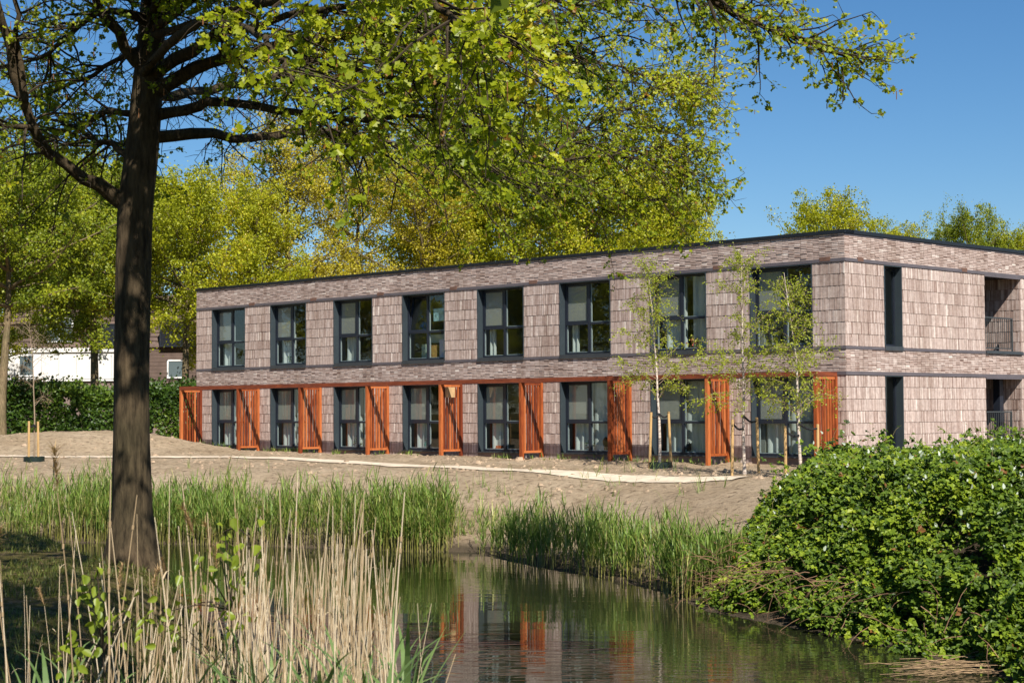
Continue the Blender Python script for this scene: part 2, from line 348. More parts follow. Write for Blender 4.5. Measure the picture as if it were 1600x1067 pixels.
c0 = FL.P(LL / 2, -4, Z0)
bld = empty('apartment_building', tuple(np.append(FL.P(10, -5, Z0)[:2], Z0)),
            'two-storey building of purple-brown brick with dark window frames and flat roof', 'building')

def opens(side):
    if side == 'L':
        o = [(W0 + BAY * k, W0 + BAY * k + WW) for k in range(8)]
        return o, o
    return [(1.862, 2.758), (7.241, 9.379)], [(1.862, 2.758), (7.241, 9.379)]
def piers(op, L):
    e = [0.0] + [x for ab in op for x in ab] + [L]
    return [(e[i], e[i + 1]) for i in range(0, len(e), 2)]

# backing walls: bands run through, piers stand between the openings
LOWZ = 1.96                                        # foot of the ground floor openings
for F, L, side in ((FL, LL, 'L'), (FR, LR, 'R')):
    up, lo = opens(side); bx = []
    a0 = 0.30 if side == 'R' else 0.0
    bx += [(a0, L, -0.30, -0.016, B1T, WT), (a0, L, -0.30, -0.016, B2B, B2T), (a0, L, -0.30, -0.016, B2B - 0.0 - (B2B - B3T), B2B - 0.002), (a0, L, -0.30, -0.016, B3B, B3T - 0.002), (a0, L, -0.30, -0.016, Z0 - 0.4, LOWZ), (a0, L, -0.30, -0.016, B1B, B1T - 0.002)]
    for u0, u1 in piers(up, L): bx.append((max(u0, a0), u1, -0.30, -0.016, B2T + 0.002, B1B - 0.002))
    for u0, u1 in piers(lo, L): bx.append((max(u0, a0), u1, -0.30, -0.016, LOWZ + 0.002, B3B - 0.002))
    F.box('wall', bx, M_MORTAR, bld)
# gable at the far left end, the back and the roof
FL.box('wall', [(LL - 0.28, LL, -12, -0.302, Z0 - 0.4, WT)], M_BRICK, bld)
FL.box('wall', [(0.3, LL - 0.3, -12.3, -12.002, Z0 - 0.4, WT)], M_BRICK, bld)
FL.box('flat_roof', [(-0.0 + 0.31, LL - 0.29, -12, -0.31, 7.72, 7.80), (-0.5 + 0.82, 14.0, -14.4, -12.32, 7.72, 7.80)], M_ROOF, bld)

def brick_mesh(F, rects, upright):
    """rects: list of bricks (u0,u1,z0,z1,ntop,nbot); back faces left off"""
    R = np.array(rects); n = len(R); u0, u1, z0, z1, nt_, nb_ = R.T; k = -0.02
    c = [F.P(u0, nb_, z0), F.P(u1, nb_, z0), F.P(u1, nt_, z1), F.P(u0, nt_, z1), F.P(u0, k, z0), F.P(u1, k, z0), F.P(u1, k, z1), F.P(u0, k, z1)]
    V = np.stack(c, 1).reshape(-1, 3)
    f = np.array([[0, 1, 2, 3], [0, 4, 5, 1], [1, 5, 6, 2], [2, 6, 7, 3], [3, 7, 4, 0]])
    if not F.flip: f = f[:, ::-1]
    return V, (f[None] + (np.arange(n) * 8)[:, None, None]).reshape(-1, 4)
def add_bricks(name, F, rects, upright, tone=0.0):
    V, Fc = brick_mesh(F, rects, upright); n = len(rects)
    t = np.clip(0.50 + tone + 0.125 * rng.standard_normal(n) + 0.30 * (rng.random(n) < 0.10) - 0.22 * (rng.random(n) < 0.06), 0, 1)
    o = mk(name, V, Fc, M_BRICK, bld, rnd=np.repeat(t, 5)); o['kind'] = 'stuff'; return o
def course(F, u0, u1, z0, z1):                     # one row of bricks standing on end, foot tilted out
    w = 0.042; n = max(1, round((u1 - u0) / w)); e = np.linspace(u0, u1, n + 1); L = []
    for i in range(n):
        j = rng.normal(0, 0.0022); t = rng.normal(0, 0.0018)
        L.append((e[i] + 0.0016, e[i + 1] - 0.0016, z0 + 0.005 + t, z1 - 0.005 + rng.normal(0, 0.0015), 0.002 + j, 0.0105 + j))
    return L
def band(F, u0, u1, z0, z1, nr):                   # flat bricks, stacked joints
    L = []; h = (z1 - z0) / nr; n = max(1, round((u1 - u0) / 0.215)); e = np.linspace(u0, u1, n + 1)
    for i in range(n):
        for k in range(nr):
            j = rng.normal(0, 0.004)
            L.append((e[i] + 0.003, e[i + 1] - 0.003 - abs(rng.normal(0, .002)), z0 + k * h + 0.0045, z0 + (k + 1) * h - 0.0045, 0.004 + j, 0.009 + j))
    return L
RH = (B1B - B2T) / 7
for F, L, side in ((FL, LL, 'L'), (FR, LR, 'R')):
    up, lo = opens(side)
    for u0, u1 in piers(up, L):
        for k in range(7): add_bricks('brick_course', F, course(F, u0, u1, B1B - (k + 1) * RH, B1B - k * RH), True, rng.normal(0.04, .025))
    for u0, u1 in piers(lo, L):
        for k in range(7): add_bricks('brick_course', F, course(F, u0, u1, B3B - (k + 1) * RH, B3B - k * RH), True, rng.normal(0.04, .025))
        add_bricks('brick_foot_shade', F, course(F, u0, u1, Z0 - 0.25, B3B - 7 * RH), True, -0.1)  # foot row toned darker: shade at the wall's foot put into its colour
    n = round(L / 1.41); e = np.linspace(0, L, n + 1)
    for i in range(n):
        add_bricks('brick_band', F, band(F, e[i] + 0.004, e[i + 1] - 0.004, B1T, WT - (0.02 if side == 'R' else 0), 14), False, rng.normal(0, .02))
        add_bricks('brick_band', F, band(F, e[i] + 0.004, e[i + 1] - 0.004, B3T, B2B, 12), False, rng.normal(0, .02))
    # trims; the middle one stops at the openings' sills
    s0 = -0.022 if side == 'L' else 0.0
    F.box('metal_trim', (s0, L, -0.015, 0.026, B1B, B1T), M_TRIM, bld)
    F.box('metal_trim', (s0, L, -0.015, 0.026, B3B, B3T), M_TRIM, bld)
    for u0, u1 in piers(up, L): F.box('metal_trim', (u0 if u0 else s0, u1, -0.015, 0.024, B2B, B2T), M_TRIM, bld)
    F.box('roof_edge', (-0.045 if side == 'L' else 0.0, L + (0.03 if side == 'L' else 0), -0.40, 0.045, WT, CAPT), M_CAP, bld)
    if side == 'R': F.box('metal_trim', (0.0, L, -0.014, 0.012, WT - 0.055, WT - 0.002), M_TRIM, bld)
# small vents set in the upper trim
for u in [0.62] + [W0 + BAY * k - 0.44 for k in range(1, 8)]:
    FL.box('vent', (u - 0.17, u + 0.17, 0.0, 0.032, B1B + 0.03, B1T + 0.055), M_VENT, bld)
for u in (0.72, 6.1): FR.box('vent', (u - 0.14, u + 0.14, 0.0, 0.032, B1B + 0.02, B1T + 0.045), M_VENT, bld)
# interior: floors, back wall, party walls
FL.box('interior_floor', [(0.31, LL - 0.31, -4.5, -0.31, Z0 - 0.1, Z0 + 0.08)], M_INTF, bld)
FL.box('interior_floor', [(0.31, LL - 0.31, -4.5, -0.31, 4.55, 4.86)], M_INT, bld)
FL.box('interior_ceiling', [(0.31, LL - 0.31, -4.5, -0.31, 7.42, 7.60)], M_INT, bld)
FL.box('interior_wall', [(0.31, LL - 0.31, -4.7, -4.5, Z0, 7.6)] + [(W0 + BAY * k - 0.83, W0 + BAY * k - 0.73, -4.5, -0.31, Z0 + 0.08, 7.42) for k in range(1, 8)], M_INT, bld)

def pane_box(F, p, name, u0, u1, z0, z1, n=-0.245): return F.box(name, (u0, u1, n - 0.004, n + 0.004, z0, z1), M_GLASS, p)
def window(F, u0, u1, z0, z1, sill_z, lower, tilt=False, blind=True, left_hi=True):
    """frame is the part; linings, panes, sill, blind are its pieces.  On the long front u grows to the left."""
    fw = 0.075; um = (u0 + u1) / 2 + 0.02; zt = z0 + (z1 - z0) * 0.425; nf, nb = -0.205, -0.285
    bx = [(u0, u0 + fw, nb, nf, z0, z1), (u1 - fw, u1, nb, nf, z0, z1), (u0 + fw, u1 - fw, nb, nf, z0, z0 + fw), (u0 + fw, u1 - fw, nb, nf, z1 - fw, z1),
          (um - 0.045, um + 0.045, nb + 0.004, nf + 0.004, z0 + fw, z1 - fw), (u0 + fw, um - 0.045, nb, nf + 0.002, zt - 0.035, zt + 0.035), (um + 0.045, u1 - fw, nb, nf + 0.002, zt - 0.035, zt + 0.035)]
    p = F.box('window', bx, M_FRAME, bld)
    q = 0.028
    F.box('jamb', [(u0 + 0.001, u0 + q, nf + 0.001, 0.022, z0, z1 - 0.001)], M_LINING, p); F.box('jamb', [(u1 - q, u1 - 0.001, nf + 0.001, 0.022, z0, z1 - 0.001)], M_LINING, p)
    F.box('head_lining', [(u0 + q, u1 - q, nf + 0.001, 0.020, z1 - q, z1 - 0.001)], M_LINING, p)
    if lower: F.box('sill', [(u0 - 0.01, u1 + 0.01, nf + 0.001, 0.06, z0 - 0.035, z0 + 0.004)], M_SILL, p)
    else: F.box('sill', [(u0, u1, nf + 0.001, 0.045, sill_z - 0.01, sill_z + 0.075), (u0 + q, u1 - q, nf + 0.001, 0.03, sill_z + 0.077, z0 + 0.01)], M_SILL, p)
    g = 0.004
    # casement frame in the far upper light
    sb = 0.055; ca, cb, cz0, cz1 = um + 0.046, u1 - fw - 0.001, zt + 0.036, z1 - fw - 0.001
    V, Fc = F.boxes([(ca, ca + sb, -0.262, -0.212, cz0, cz1), (cb - sb, cb, -0.262, -0.212, cz0, cz1), (ca + sb, cb - sb, -0.262, -0.212, cz0, cz0 + sb), (ca + sb, cb - sb, -0.262, -0.212, cz1 - sb, cz1)])
    if tilt:
        V = V.copy(); h = (V[:, 2] - cz0); V[:, :2] -= F.n[None] * (h * 0.16)[:, None]
    mk('casement', V, Fc, M_FRAME, p)
    if tilt:
        V, Fc = F.boxes([(ca + sb, cb - sb, -0.241, -0.233, cz0 + sb, cz1 - sb)]); h = V[:, 2] - cz0; V[:, :2] -= F.n[None] * (h * 0.16)[:, None]; mk('pane', V, Fc, M_GLASS, p)
    else: pane_box(F, p, 'pane', ca + sb - g, cb - sb + g, cz0 + sb - g, cz1 - sb + g, -0.237)
    pane_box(F, p, 'pane', um + 0.045 - g, u1 - fw + g, z0 + fw - g, zt - 0.035 + g)
    pane_box(F, p, 'pane', u0 + fw - g, um - 0.045 + g, z0 + fw - g, zt - 0.035 + g)
    pane_box(F, p, 'pane', u0 + fw - g, um - 0.045 + g, zt + 0.035 - g, z1 - fw + g)
    bd = 0.03                                      # pale inner glazing beads along the foot and far side of each light
    for a_, b2, c_, d_ in ((um + .045, u1 - fw, z0 + fw, zt - .035), (u0 + fw, um - .045, z0 + fw, zt - .035), (u0 + fw, um - .045, zt + .035, z1 - fw)):
        F.box('glazing_bead', [(a_, b2, -.283, -.252, c_ - .001, c_ + .018), (b2 - bd, b2 + .001, -.283, -.252, c_ + .019, d_)], M_BEAD, p)
    if blind: F.box('roller_blind', (ca + sb * 0.6, cb - sb * 0.6, -0.256, -0.252, cz0 + sb * 0.6, cz1 - sb * 0.6), M_BLIND, p)
    return p
WIN = []
for k in range(8):
    u0 = W0 + BAY * k
    WIN.append(window(FL, u0, u0 + WW, B2T + 0.03, B1B - 0.002, B2B, False, tilt=(k == 4), blind=(k != 4)))
    WIN.append(window(FL, u0, u0 + WW, LOWZ + 0.04, B3B - 0.002, 0, True))
# narrow windows on the short side
for z0, z1, low in ((B2T + 0.03, B1B - 0.002, False), (LOWZ + 0.04, B3B - 0.002, True)):
    u0, u1 = 1.862, 2.758; nf, nb, fw = -0.205, -0.285, 0.07
    p = FR.box('window', [(u0, u0 + fw, nb, nf, z0, z1), (u1 - fw, u1, nb, nf, z0, z1), (u0 + fw, u1 - fw, nb, nf, z0, z0 + fw), (u0 + fw, u1 - fw, nb, nf, z1 - fw, z1)], M_FRAME, bld)
    FR.box('jamb', (u0 + .001, u0 + .028, nf + .001, .022, z0, z1 - .001), M_LINING, p); FR.box('jamb', (u1 - .028, u1 - .001, nf + .001, .022, z0, z1 - .001), M_LINING, p)
    FR.box('head_lining', (u0 + .028, u1 - .028, nf + .001, .02, z1 - .028, z1 - .001), M_LINING, p)
    FR.box('sill', (u0, u1, nf + .001, .045, (B2B - .01) if not low else z0 - .04, z0 + .004), M_SILL, p)
    pane_box(FR, p, 'pane', u0 + fw - .004, u1 - fw + .004, z0 + fw - .004, z1 - fw + .004)
    FR.box('interior_wall', [(0.4, 5.5, -3.2, -3.0, z0 - 0.3, z1 + 0.2)], M_INT, bld)
# recessed balconies on the short side
for z0, z1, low in ((B2T + 0.02, B1B, False), (LOWZ, B3B, True)):
    u0, u1, dp = 7.241, 9.379, -2.2
    rp = empty('balcony', (0, 0, 0), parent=bld)
    Fs = Frame(FR.P(u1, 0, 0)[:2], -FR.n, -FR.u)   # side wall that faces the viewer
    L = []
    for k in range(8):
        a1 = z1 - k * RH; a0 = max(a1 - RH, z0)
        if a1 - a0 > 0.1: L += course(Fs, 0.02, -dp, a0, a1)
    V, Fc = brick_mesh(Fs, L, True); o = mk('brick_lining', V, Fc, M_BRICK, rp, rnd=np.repeat(np.clip(rng.beta(2, 2.4, len(L)), 0, 1), 5)); o['kind'] = 'stuff'
    FR.box('side_wall', [(u1 + 0.012, u1 + 0.2, dp, -0.302, z0, z1 + 0.05), (u0 - 0.2, u0 - 0.002, dp, -0.302, z0, z1 + 0.05)], M_MORTAR, rp)
    FR.box('back_wall', [(u0 - 0.2, u1 + 0.2, dp - 0.2, dp - 0.002, z0 - 0.1, z1 + 0.1)], M_BRICK if low else M_MORTAR, rp)
    FR.box('floor_slab', [(u0 + .002, u1 - .002, dp, 0.06, z0 - 0.09, z0 + (0.0 if not low else -.02))], M_SILL, rp)
    FR.box('soffit', [(u0 + .002, u1 - .002, dp, -0.02, z1 + 0.004, z1 + 0.06)], M_FRAME, rp); FR.box('head_trim', (u0, u1, -0.05, 0.03, z1 - 0.05, z1 - 0.002), M_TRIM, rp)
    if low: FR.box('post', (u1 - 0.62, u1 - 0.40, -0.62, -0.40, z0, z1), M_FRAME, rp)
    ra, rb = u0 + 0.01, u1 - (0.34 if not low else 0.46); rn = -0.10; rz = z0 + (1.02 if not low else 1.25)
    r = FR.box('railing', [(ra, rb, rn - .02, rn + .02, rz - .04, rz), (ra, rb, rn - .015, rn + .015, z0 + .07, z0 + .10), (rb - .04, rb, rn - .02, rn + .02, z0, rz - .042)], M_RAIL, rp)
    for u in np.arange(ra + 0.06, rb - 0.05, 0.115): FR.box('baluster', (u, u + 0.016, rn - .008, rn + .008, z0 + .102, rz - .042), M_RAIL, rp)
FR.box('fin_wall', (9.74, 14.5, -2.5, -2.4, Z0, WT - 0.3), M_MORTAR, bld)

# ------------------------------------------------------------------ timber pergola with slatted screens
m, nt, out = mat('stained_timber'); b = bsdf(nt, out, 0.62, 0.3)
n = noise(nt, 6, 5, 0.6, scl=(3, 3, 0.5)); a = attr(nt)
r = ramp(nt, [(0.18, (0.16, 0.030, 0.009)), (0.5, (0.35, 0.082, 0.019)), (0.82, (0.50, 0.15, 0.045))]); 
ad = nt.nodes.new('ShaderNodeMath'); ad.operation = 'MULTIPLY_ADD'; nt.links.new(a.outputs['Fac'], ad.inputs[0]); ad.inputs[1].default_value = 0.85; nt.links.new(n.outputs[0], ad.inputs[2])
sb = nt.nodes.new('ShaderNodeMath'); sb.operation = 'SUBTRACT'; nt.links.new(ad.outputs[0], sb.inputs[0]); sb.inputs[1].default_value = 0.42
nt.links.new(sb.outputs[0], r.inputs[0]); nt.links.new(r.outputs[0], b.inputs['Base Color']); bump(nt, n.outputs[0], b, 0.25, 0.01)
M_WOOD = m
m, nt, out = mat('weathered_beam'); b = bsdf(nt, out, 0.7, 0.3); n = noise(nt, 4, 5, 0.6, scl=(0.6, 0.6, 3))
r = ramp(nt, [(0.3, (0.13, 0.030, 0.014)), (0.7, (0.26, 0.062, 0.022))]); nt.links.new(n.outputs[0], r.inputs[0]); nt.links.new(r.outputs[0], b.inputs['Base Color']); M_BEAM = m
PD, S0, BAY2 = 1.009, 0.307, 3.662
pgl = empty('timber_pergola', tuple(FL.P(15, 0.5, Z0)), 'long rust-orange timber pergola beam with slatted screens along the ground floor', 'pergola')
def wood(name, bx, p, mm=None):
    V, Fc = FL.boxes(bx); t = rng.uniform(0, 1)
    return mk(name, V, Fc, mm or M_WOOD, p, rnd=np.full(len(Fc), t))
ZT = 4.175
for k in range(8):
    a0 = S0 + BAY2 * k - (0.06 if k == 0 else 0); a1 = S0 + BAY2 * (k + 1) + (0.06 if k == 7 else 0)
    wood('beam', [(a0 + 0.003, a1 - 0.003, PD - 0.11, PD, ZT + 0.002, ZT + 0.135)], pgl, M_BEAM)
for k in range(9):
    u = S0 + BAY2 * k
    s = empty('screen', (0, 0, 0), parent=pgl)
    wood('rail', [(u - 0.022, u + 0.022, 0.116, PD - 0.116, ZT - 0.075, ZT - 0.002)], s); wood('rail', [(u - 0.022, u + 0.022, 0.116, PD - 0.116, Z0 + 0.20, Z0 + 0.27)], s)
    gb = float(gz(*FL.P(u, PD, 0)[:2]))
    wood('cross_beam', [(u - 0.035, u + 0.035, 0.02, PD - 0.112, ZT + 0.004, ZT + 0.12)], s, M_BEAM)
    wood('post', [(u - 0.05, u + 0.05, PD - 0.115, PD - 0.004, gb - 0.15, ZT)], s)
    wood('post', [(u - 0.045, u + 0.045, 0.02, 0.115, gb - 0.15, ZT)], s)
    ns = 6; inner, outer = 0.145, PD - 0.145
    for i in range(ns):
        c = inner + (outer - inner) * (i + 0.5) / ns; th = rng.normal(0, 0.004)
        wood('slat', [(u - 0.021 + th, u + 0.021 + th, c - 0.029, c + 0.029, Z0 + 0.272, ZT - 0.077)], s)
# nesting box on the fifth screen
bxl = S0 + BAY2 * 4
nb_ = FL.box('nesting_box', [(bxl - 0.19, bxl - 0.047, 0.50, 0.80, ZT - 0.42, ZT - 0.09)], plain('raw_pine', (0.52, 0.34, 0.17), 0.7, 0.2, bmp=0.2), None)
tag(nb_, 'small pale wooden nesting box on the pergola screen left of the fifth lower window', 'nesting box')

# ------------------------------------------------------------------ foliage materials and leaf shapes
def bark(name, lo, hi, scl=(6, 6, 1.2), b_=0.8):
    m, nt, out = mat(name); b = bsdf(nt, out, 0.9, 0.15)
    n = noise(nt, 3, 6, 0.65, scl=scl); r = ramp(nt, [(0.3, lo), (0.7, hi)]); nt.links.new(n.outputs[0], r.inputs[0])
    n2 = noise(nt, 0.9, 3, 0.5); r2 = ramp(nt, [(0.35, (0.8, 0.85, 0.75)), (0.65, (1.15, 1.1, 1.05))]); nt.links.new(n2.outputs[0], r2.inputs[0])
    nt.links.new(mixc(nt, r.outputs[0], r2.outputs[0], 1.0, 'MULTIPLY'), b.inputs['Base Color']); bump(nt, n.outputs[0], b, b_, 0.03); return m
M_BARK = bark('oak_bark', (0.018, 0.013, 0.008), (0.105, 0.076, 0.046))
M_BARK2 = bark('far_bark', (0.09, 0.065, 0.04), (0.26, 0.20, 0.12))
M_TWIG = plain('twig', (0.06, 0.045, 0.03), 0.9, 0.1)
M_OAK = leafmat('oak_leaf', [(0.0, (0.10, 0.155, 0.008)), (0.35, (0.22, 0.28, 0.010)), (0.75, (0.40, 0.43, 0.014)), (0.93, (0.55, 0.53, 0.03)), (1.0, (0.34, 0.16, 0.03))], 0.48, 0.42, 0.35)
M_FAR_Y = leafmat('far_leaf_yellow', [(0.0, (0.17, 0.20, 0.010)), (0.5, (0.35, 0.37, 0.014)), (0.9, (0.52, 0.49, 0.022)), (1.0, (0.46, 0.30, 0.04))], 0.35)
M_FAR_O = leafmat('far_leaf_ochre', [(0.0, (0.22, 0.19, 0.015)), (0.5, (0.42, 0.36, 0.022)), (0.9, (0.56, 0.47, 0.035)), (1.0, (0.44, 0.30, 0.08))], 0.35)
M_FAR_G = leafmat('far_leaf_green', [(0.0, (0.09, 0.13, 0.012)), (0.5, (0.215, 0.265, 0.014)), (0.9, (0.36, 0.38, 0.018)), (1.0, (0.42, 0.38, 0.03))], 0.35)
M_HEDGE = leafmat('hedge_leaf', [(0.0, (0.018, 0.045, 0.006)), (0.6, (0.06, 0.115, 0.012)), (1.0, (0.14, 0.20, 0.02))], 0.25, 0.45, 0.35)
# lobed oak leaf: two halves folded along the midrib
_h = np.array([(0, 0), (0.36, 0.26), (0.16, 0.46), (0.42, 0.68), (0, 1.0)], float)
OAKV = np.array([(x, y, 0.22 * x) for x, y in _h] + [(-x, y, 0.22 * x) for x, y in _h[1:-1]], float)
OAKF = [np.array([[0, 1, 2, 3, 4], [4, 7, 6, 5, 0]])]
QV = np.array([(0, 0, 0), (0.36, 0.45, 0.10), (0, 1, 0), (-0.36, 0.45, 0.10)], float); QF = [np.array([[0, 1, 2], [0, 2, 3]])]
SQV = np.array([(0, 0, 0), (0.40, 0.45, 0.0), (0, 1, 0.12), (-0.40, 0.45, 0.0)], float); SQF = [np.array([[0, 1, 2, 3]])]

def branch(rng, p, d, L, n, droop, wander):
    P = [p]; d = unit(np.asarray(d, float))
    for i in range(n):
        d = unit(d + rng.normal(0, wander, 3) + np.array([0, 0, droop / n])); p = p + d * L / n; P.append(p)
    return np.array(P)
def perp(rng, d):
    v = rng.normal(0, 1, 3); v -= d * (v @ d); return unit(v)

# ------------------------------------------------------------------ the big oak by the water
def big_oak():
    rng = np.random.default_rng(11); D = 21.4
    base = at(205, 880, D); gzv = float(gz(base[0], base[1])); base = np.array([base[0], base[1], gzv])
    root = empty('oak_tree', tuple(base), 'large dark-trunked oak with wide overhanging leafy limbs beside the pond', 'tree')
    A = lambda L: np.array([at(*q) for q in L])
    # trunk with flaring foot and uneven girth
    T = A([(205, 880, D), (205, 800, D), (204, 700, D), (205, 600, D), (208, 450, D), (212, 330, D), (222, 240, D), (230, 150, D), (237, 60, D), (243, -60, D), (250, -220, D), (255, -420, D), (262, -680, D)])
    T[0, 2] = gzv - 0.15
    R = [0.34, 0.242, 0.222, 0.213, 0.21, 0.208, 0.205, 0.19, 0.165, 0.13, 0.10, 0.07, 0.03]
    n = 90; TP = spl(T, n); TR = np.interp(np.linspace(0, len(R) - 1, n), range(len(R)), R); sd = 28
    th = np.arange(sd) * 2 * np.pi / sd; V = []
    for i in range(n):
        h = TP[i, 2] - gzv; fl = max(0, 1 - h / 0.75) ** 2
        lob = 1 + 0.05 * np.sin(3 * th + 0.7 * h) + 0.03 * np.sin(7 * th - 1.1 * h) + fl * 0.32 * np.sin(5 * th + 1.0) ** 2 + 0.05 * (fbm(th * 2.2, np.full(sd, h * 1.7), 3, 2))
        r = TR[i] * lob; V.append(np.stack([TP[i, 0] + r * np.cos(th), TP[i, 1] + r * np.sin(th), np.full(sd, TP[i, 2])], -1))
    V = np.concatenate(V); i = np.arange(n - 1)[:, None] * sd; j = np.arange(sd)[None]; j2 = (j + 1) % sd
    mk('trunk', V, np.stack([i + j, i + j2, i + sd + j2, i + sd + j], -1).reshape(-1, 4), M_BARK, root, smooth=True)
    # limbs: (points, r0, r1, leaf density, first leafy fraction)
    LM = [
        ([(245, 214, 21.4), (330, 206, 21.6), (365, 216, 22), (430, 212, 22.5), (500, 208, 23.4), (570, 216, 24.4), (650, 236, 25.4), (740, 250, 26.4), (850, 252, 27.6), (960, 246, 28.6), (1030, 258, 29.2), (1100, 285, 29.6)], .085, .014, .9, .42),
        ([(650, 236, 25.4), (720, 262, 26.4), (800, 285, 27.4), (880, 290, 28.2), (970, 300, 29), (1050, 320, 29.5)], .03, .01, .8, .1),
        ([(248, 180, 21.4), (300, 168, 21.2), (345, 158, 21), (440, 172, 20.4), (510, 185, 20), (570, 190, 19.6), (660, 180, 19.4), (760, 205, 19.3)], .095, .015, .6, .5),
        ([(250, 140, 21.3), (310, 105, 21), (360, 90, 20.6), (430, 72, 20.1), (520, 58, 19.6), (575, 40, 19.3), (690, 45, 19), (830, 60, 18.8), (930, 85, 18.8)], .105, .02, 1.1, .3),
        ([(250, 110, 21.2), (330, 60, 20.6), (420, 0, 20), (560, -60, 19.4), (760, -90, 18.8), (930, -70, 18.4), (1080, -10, 18.2), (1190, 40, 18.2), (1290, 78, 18.2), (1350, 100, 18.2)], .10, .014, 1.25, .45),
        ([(1080, -10, 18.2), (1150, -20, 18.4), (1215, -8, 18.5)], .03, .01, 1.2, .1),
        ([(243, 30, 21.3), (330, -60, 20.4), (450, -150, 18.8), (620, -220, 17.2), (800, -260, 16.4)], .10, .02, 1.0, .3),
        ([(240, 150, 21.5), (330, 138, 23.5), (450, 120, 25.8), (600, 95, 28), (760, 80, 29.4), (900, 90, 30.2), (1010, 120, 30.4), (1090, 150, 30.4)], .085, .013, 1.3, .35),
        ([(760, 80, 29.4), (860, 30, 29.6), (960, 0, 29.8), (1050, 20, 29.8)], .035, .01, 1.3, .1),
        ([(600, 95, 28), (720, 140, 28.8), (840, 170, 29.4), (950, 190, 29.8), (1070, 205, 29.8)], .035, .01, 1.3, .1),
        ([(850, 252, 27.6), (905, 205, 28.4), (980, 165, 29), (1060, 135, 29.2), (1120, 130, 29.2)], .03, .01, 1.3, .1),
        ([(960, 246, 28.6), (1040, 228, 29), (1105, 240, 29.2)], .025, .01, 1.3, .1),
        ([(740, 250, 26.4), (820, 290, 28), (900, 315, 29), (960, 335, 29.3)], .025, .008, .7, .1),
        ([(450, 120, 25.8), (560, 150, 27), (680, 170, 28), (800, 190, 28.6)], .03, .01, 1.2, .1),
        ([(600, 95, 28), (680, 30, 28.4), (780, -20, 28.8), (900, -40, 29)], .035, .01, 1.2, .1),
        ([(240, 60, 21.2), (420, 0, 18.4), (600, -10, 16.6), (740, 40, 15.6), (860, 90, 15.2)], .07, .012, 1.0, .4),
        ([(430, 72, 20.1), (560, 110, 19.2), (700, 135, 18.6), (850, 170, 18.4)], .04, .01, .75, .3),
        ([(330, 60, 20.6), (480, 20, 19.4), (640, 0, 18.6), (800, -10, 18.2), (960, 20, 18)], .05, .012, 1.0, .3),
        ([(188, 318, 21.4), (150, 288, 21.2), (110, 266, 21), (75, 236, 20.8), (50, 200, 20.6), (30, 140, 20.4), (15, 80, 20.2), (0, 20, 20), (-40, -80, 19.6)], .105, .04, 0.41, .45),
        ([(36, 158, 20.4), (28, 60, 20.3), (24, -40, 20.2), (30, -140, 20)], .05, .015, 0.52, .2),
        ([(50, 200, 20.6), (20, 195, 20.2), (-40, 190, 20), (-140, 170, 19.6)], .04, .012, 0.68, .2),
        ([(195, 245, 21.4), (178, 222, 21.6), (150, 221, 21.8), (125, 205, 22.2), (75, 170, 23), (40, 120, 23.8), (10, 60, 24.4)], .055, .012, 0.68, .3),
        ([(202, 177, 21.4), (165, 176, 21.7), (130, 192, 22.2), (80, 210, 22.8), (30, 228, 23.4), (-40, 240, 24)], .055, .012, 0.68, .3),
        ([(208, 95, 21.3), (180, 45, 21.1), (155, 12, 21), (130, -60, 20.6), (90, -160, 19.8)], .10, .03, 0.45, .3),
        ([(160, 20, 21), (100, 64, 21.2), (60, 90, 21.5), (0, 108, 22), (-90, 112, 22.6)], .05, .012, 0.68, .2),
        ([(204, 82, 21.4), (150, 113, 21.8), (100, 136, 22.4), (30, 156, 23.2), (-40, 160, 24)], .045, .012, 0.68, .3),
        ([(230, 110, 21.2), (300, 40, 18.6), (380, 40, 16.2), (430, 80, 14.6), (455, 130, 13.8)], .08, .012, .6, .6),
        ([(240, 50, 21.2), (400, -80, 18), (560, -70, 15.6), (660, -10, 14.4), (730, 50, 13.8), (790, 100, 13.5)], .08, .012, 1.1, .5),
        ([(243, -20, 21.2), (260, -220, 17.5), (220, -330, 14.5), (180, -380, 12.5)], .08, .015, 1.1, .25),
        ([(235, 0, 21), (80, -150, 17.5), (-60, -260, 15), (-160, -330, 13)], .08, .015, 1.1, .25),
        ([(238, 20, 21), (420, -220, 17), (560, -330, 14.5), (650, -380, 12.8)], .08, .015, 1.1, .25),
        ([(246, -100, 21.4), (150, -220, 24), (60, -300, 27)], .07, .015, 1.0, .25), ([(246, -100, 21.4), (380, -220, 24), (520, -260, 27), (700, -250, 29)], .07, .015, 1.0, .25),
        ([(250, -220, 21.4), (400, -360, 19.5), (560, -460, 18)], .06, .015, 1.0, .2), ([(250, -220, 21.4), (100, -380, 20), (-60, -460, 19)], .06, .015, 1.0, .2),
        ([(255, -420, 21.4), (300, -640, 17.5), (330, -850, 14.5)], .05, .012, 1.0, .1), ([(252, -300, 21.4), (360, -560, 17.2), (430, -760, 14.4)], .05, .012, 1.0, .1),
        ([(250, -220, 21.4), (250, -500, 17), (235, -720, 14.2)], .05, .012, 1.0, .1), ([(250, -220, 21.4), (130, -480, 17.5), (20, -660, 15)], .05, .012, 1.0, .1), ([(250, -220, 21.4), (330, -400, 18), (400, -520, 15.5)], .05, .012, 1.0, .1),
        ([(255, -420, 21.4), (330, -560, 18.5), (380, -660, 16.5)], .05, .012, 1.0, .2), ([(255, -420, 21.4), (180, -580, 19), (120, -680, 17.5)], .05, .012, 1.0, .2),
        ([(255, -420, 21.4), (400, -540, 23), (520, -600, 25)], .05, .012, 1.0, .2), ([(258, -500, 21.4), (120, -600, 23.5), (20, -640, 25)], .05, .012, 1.0, .2),
    ]
    TB = []; LP, LA, LN, LS = [], [], [], []; CP = []
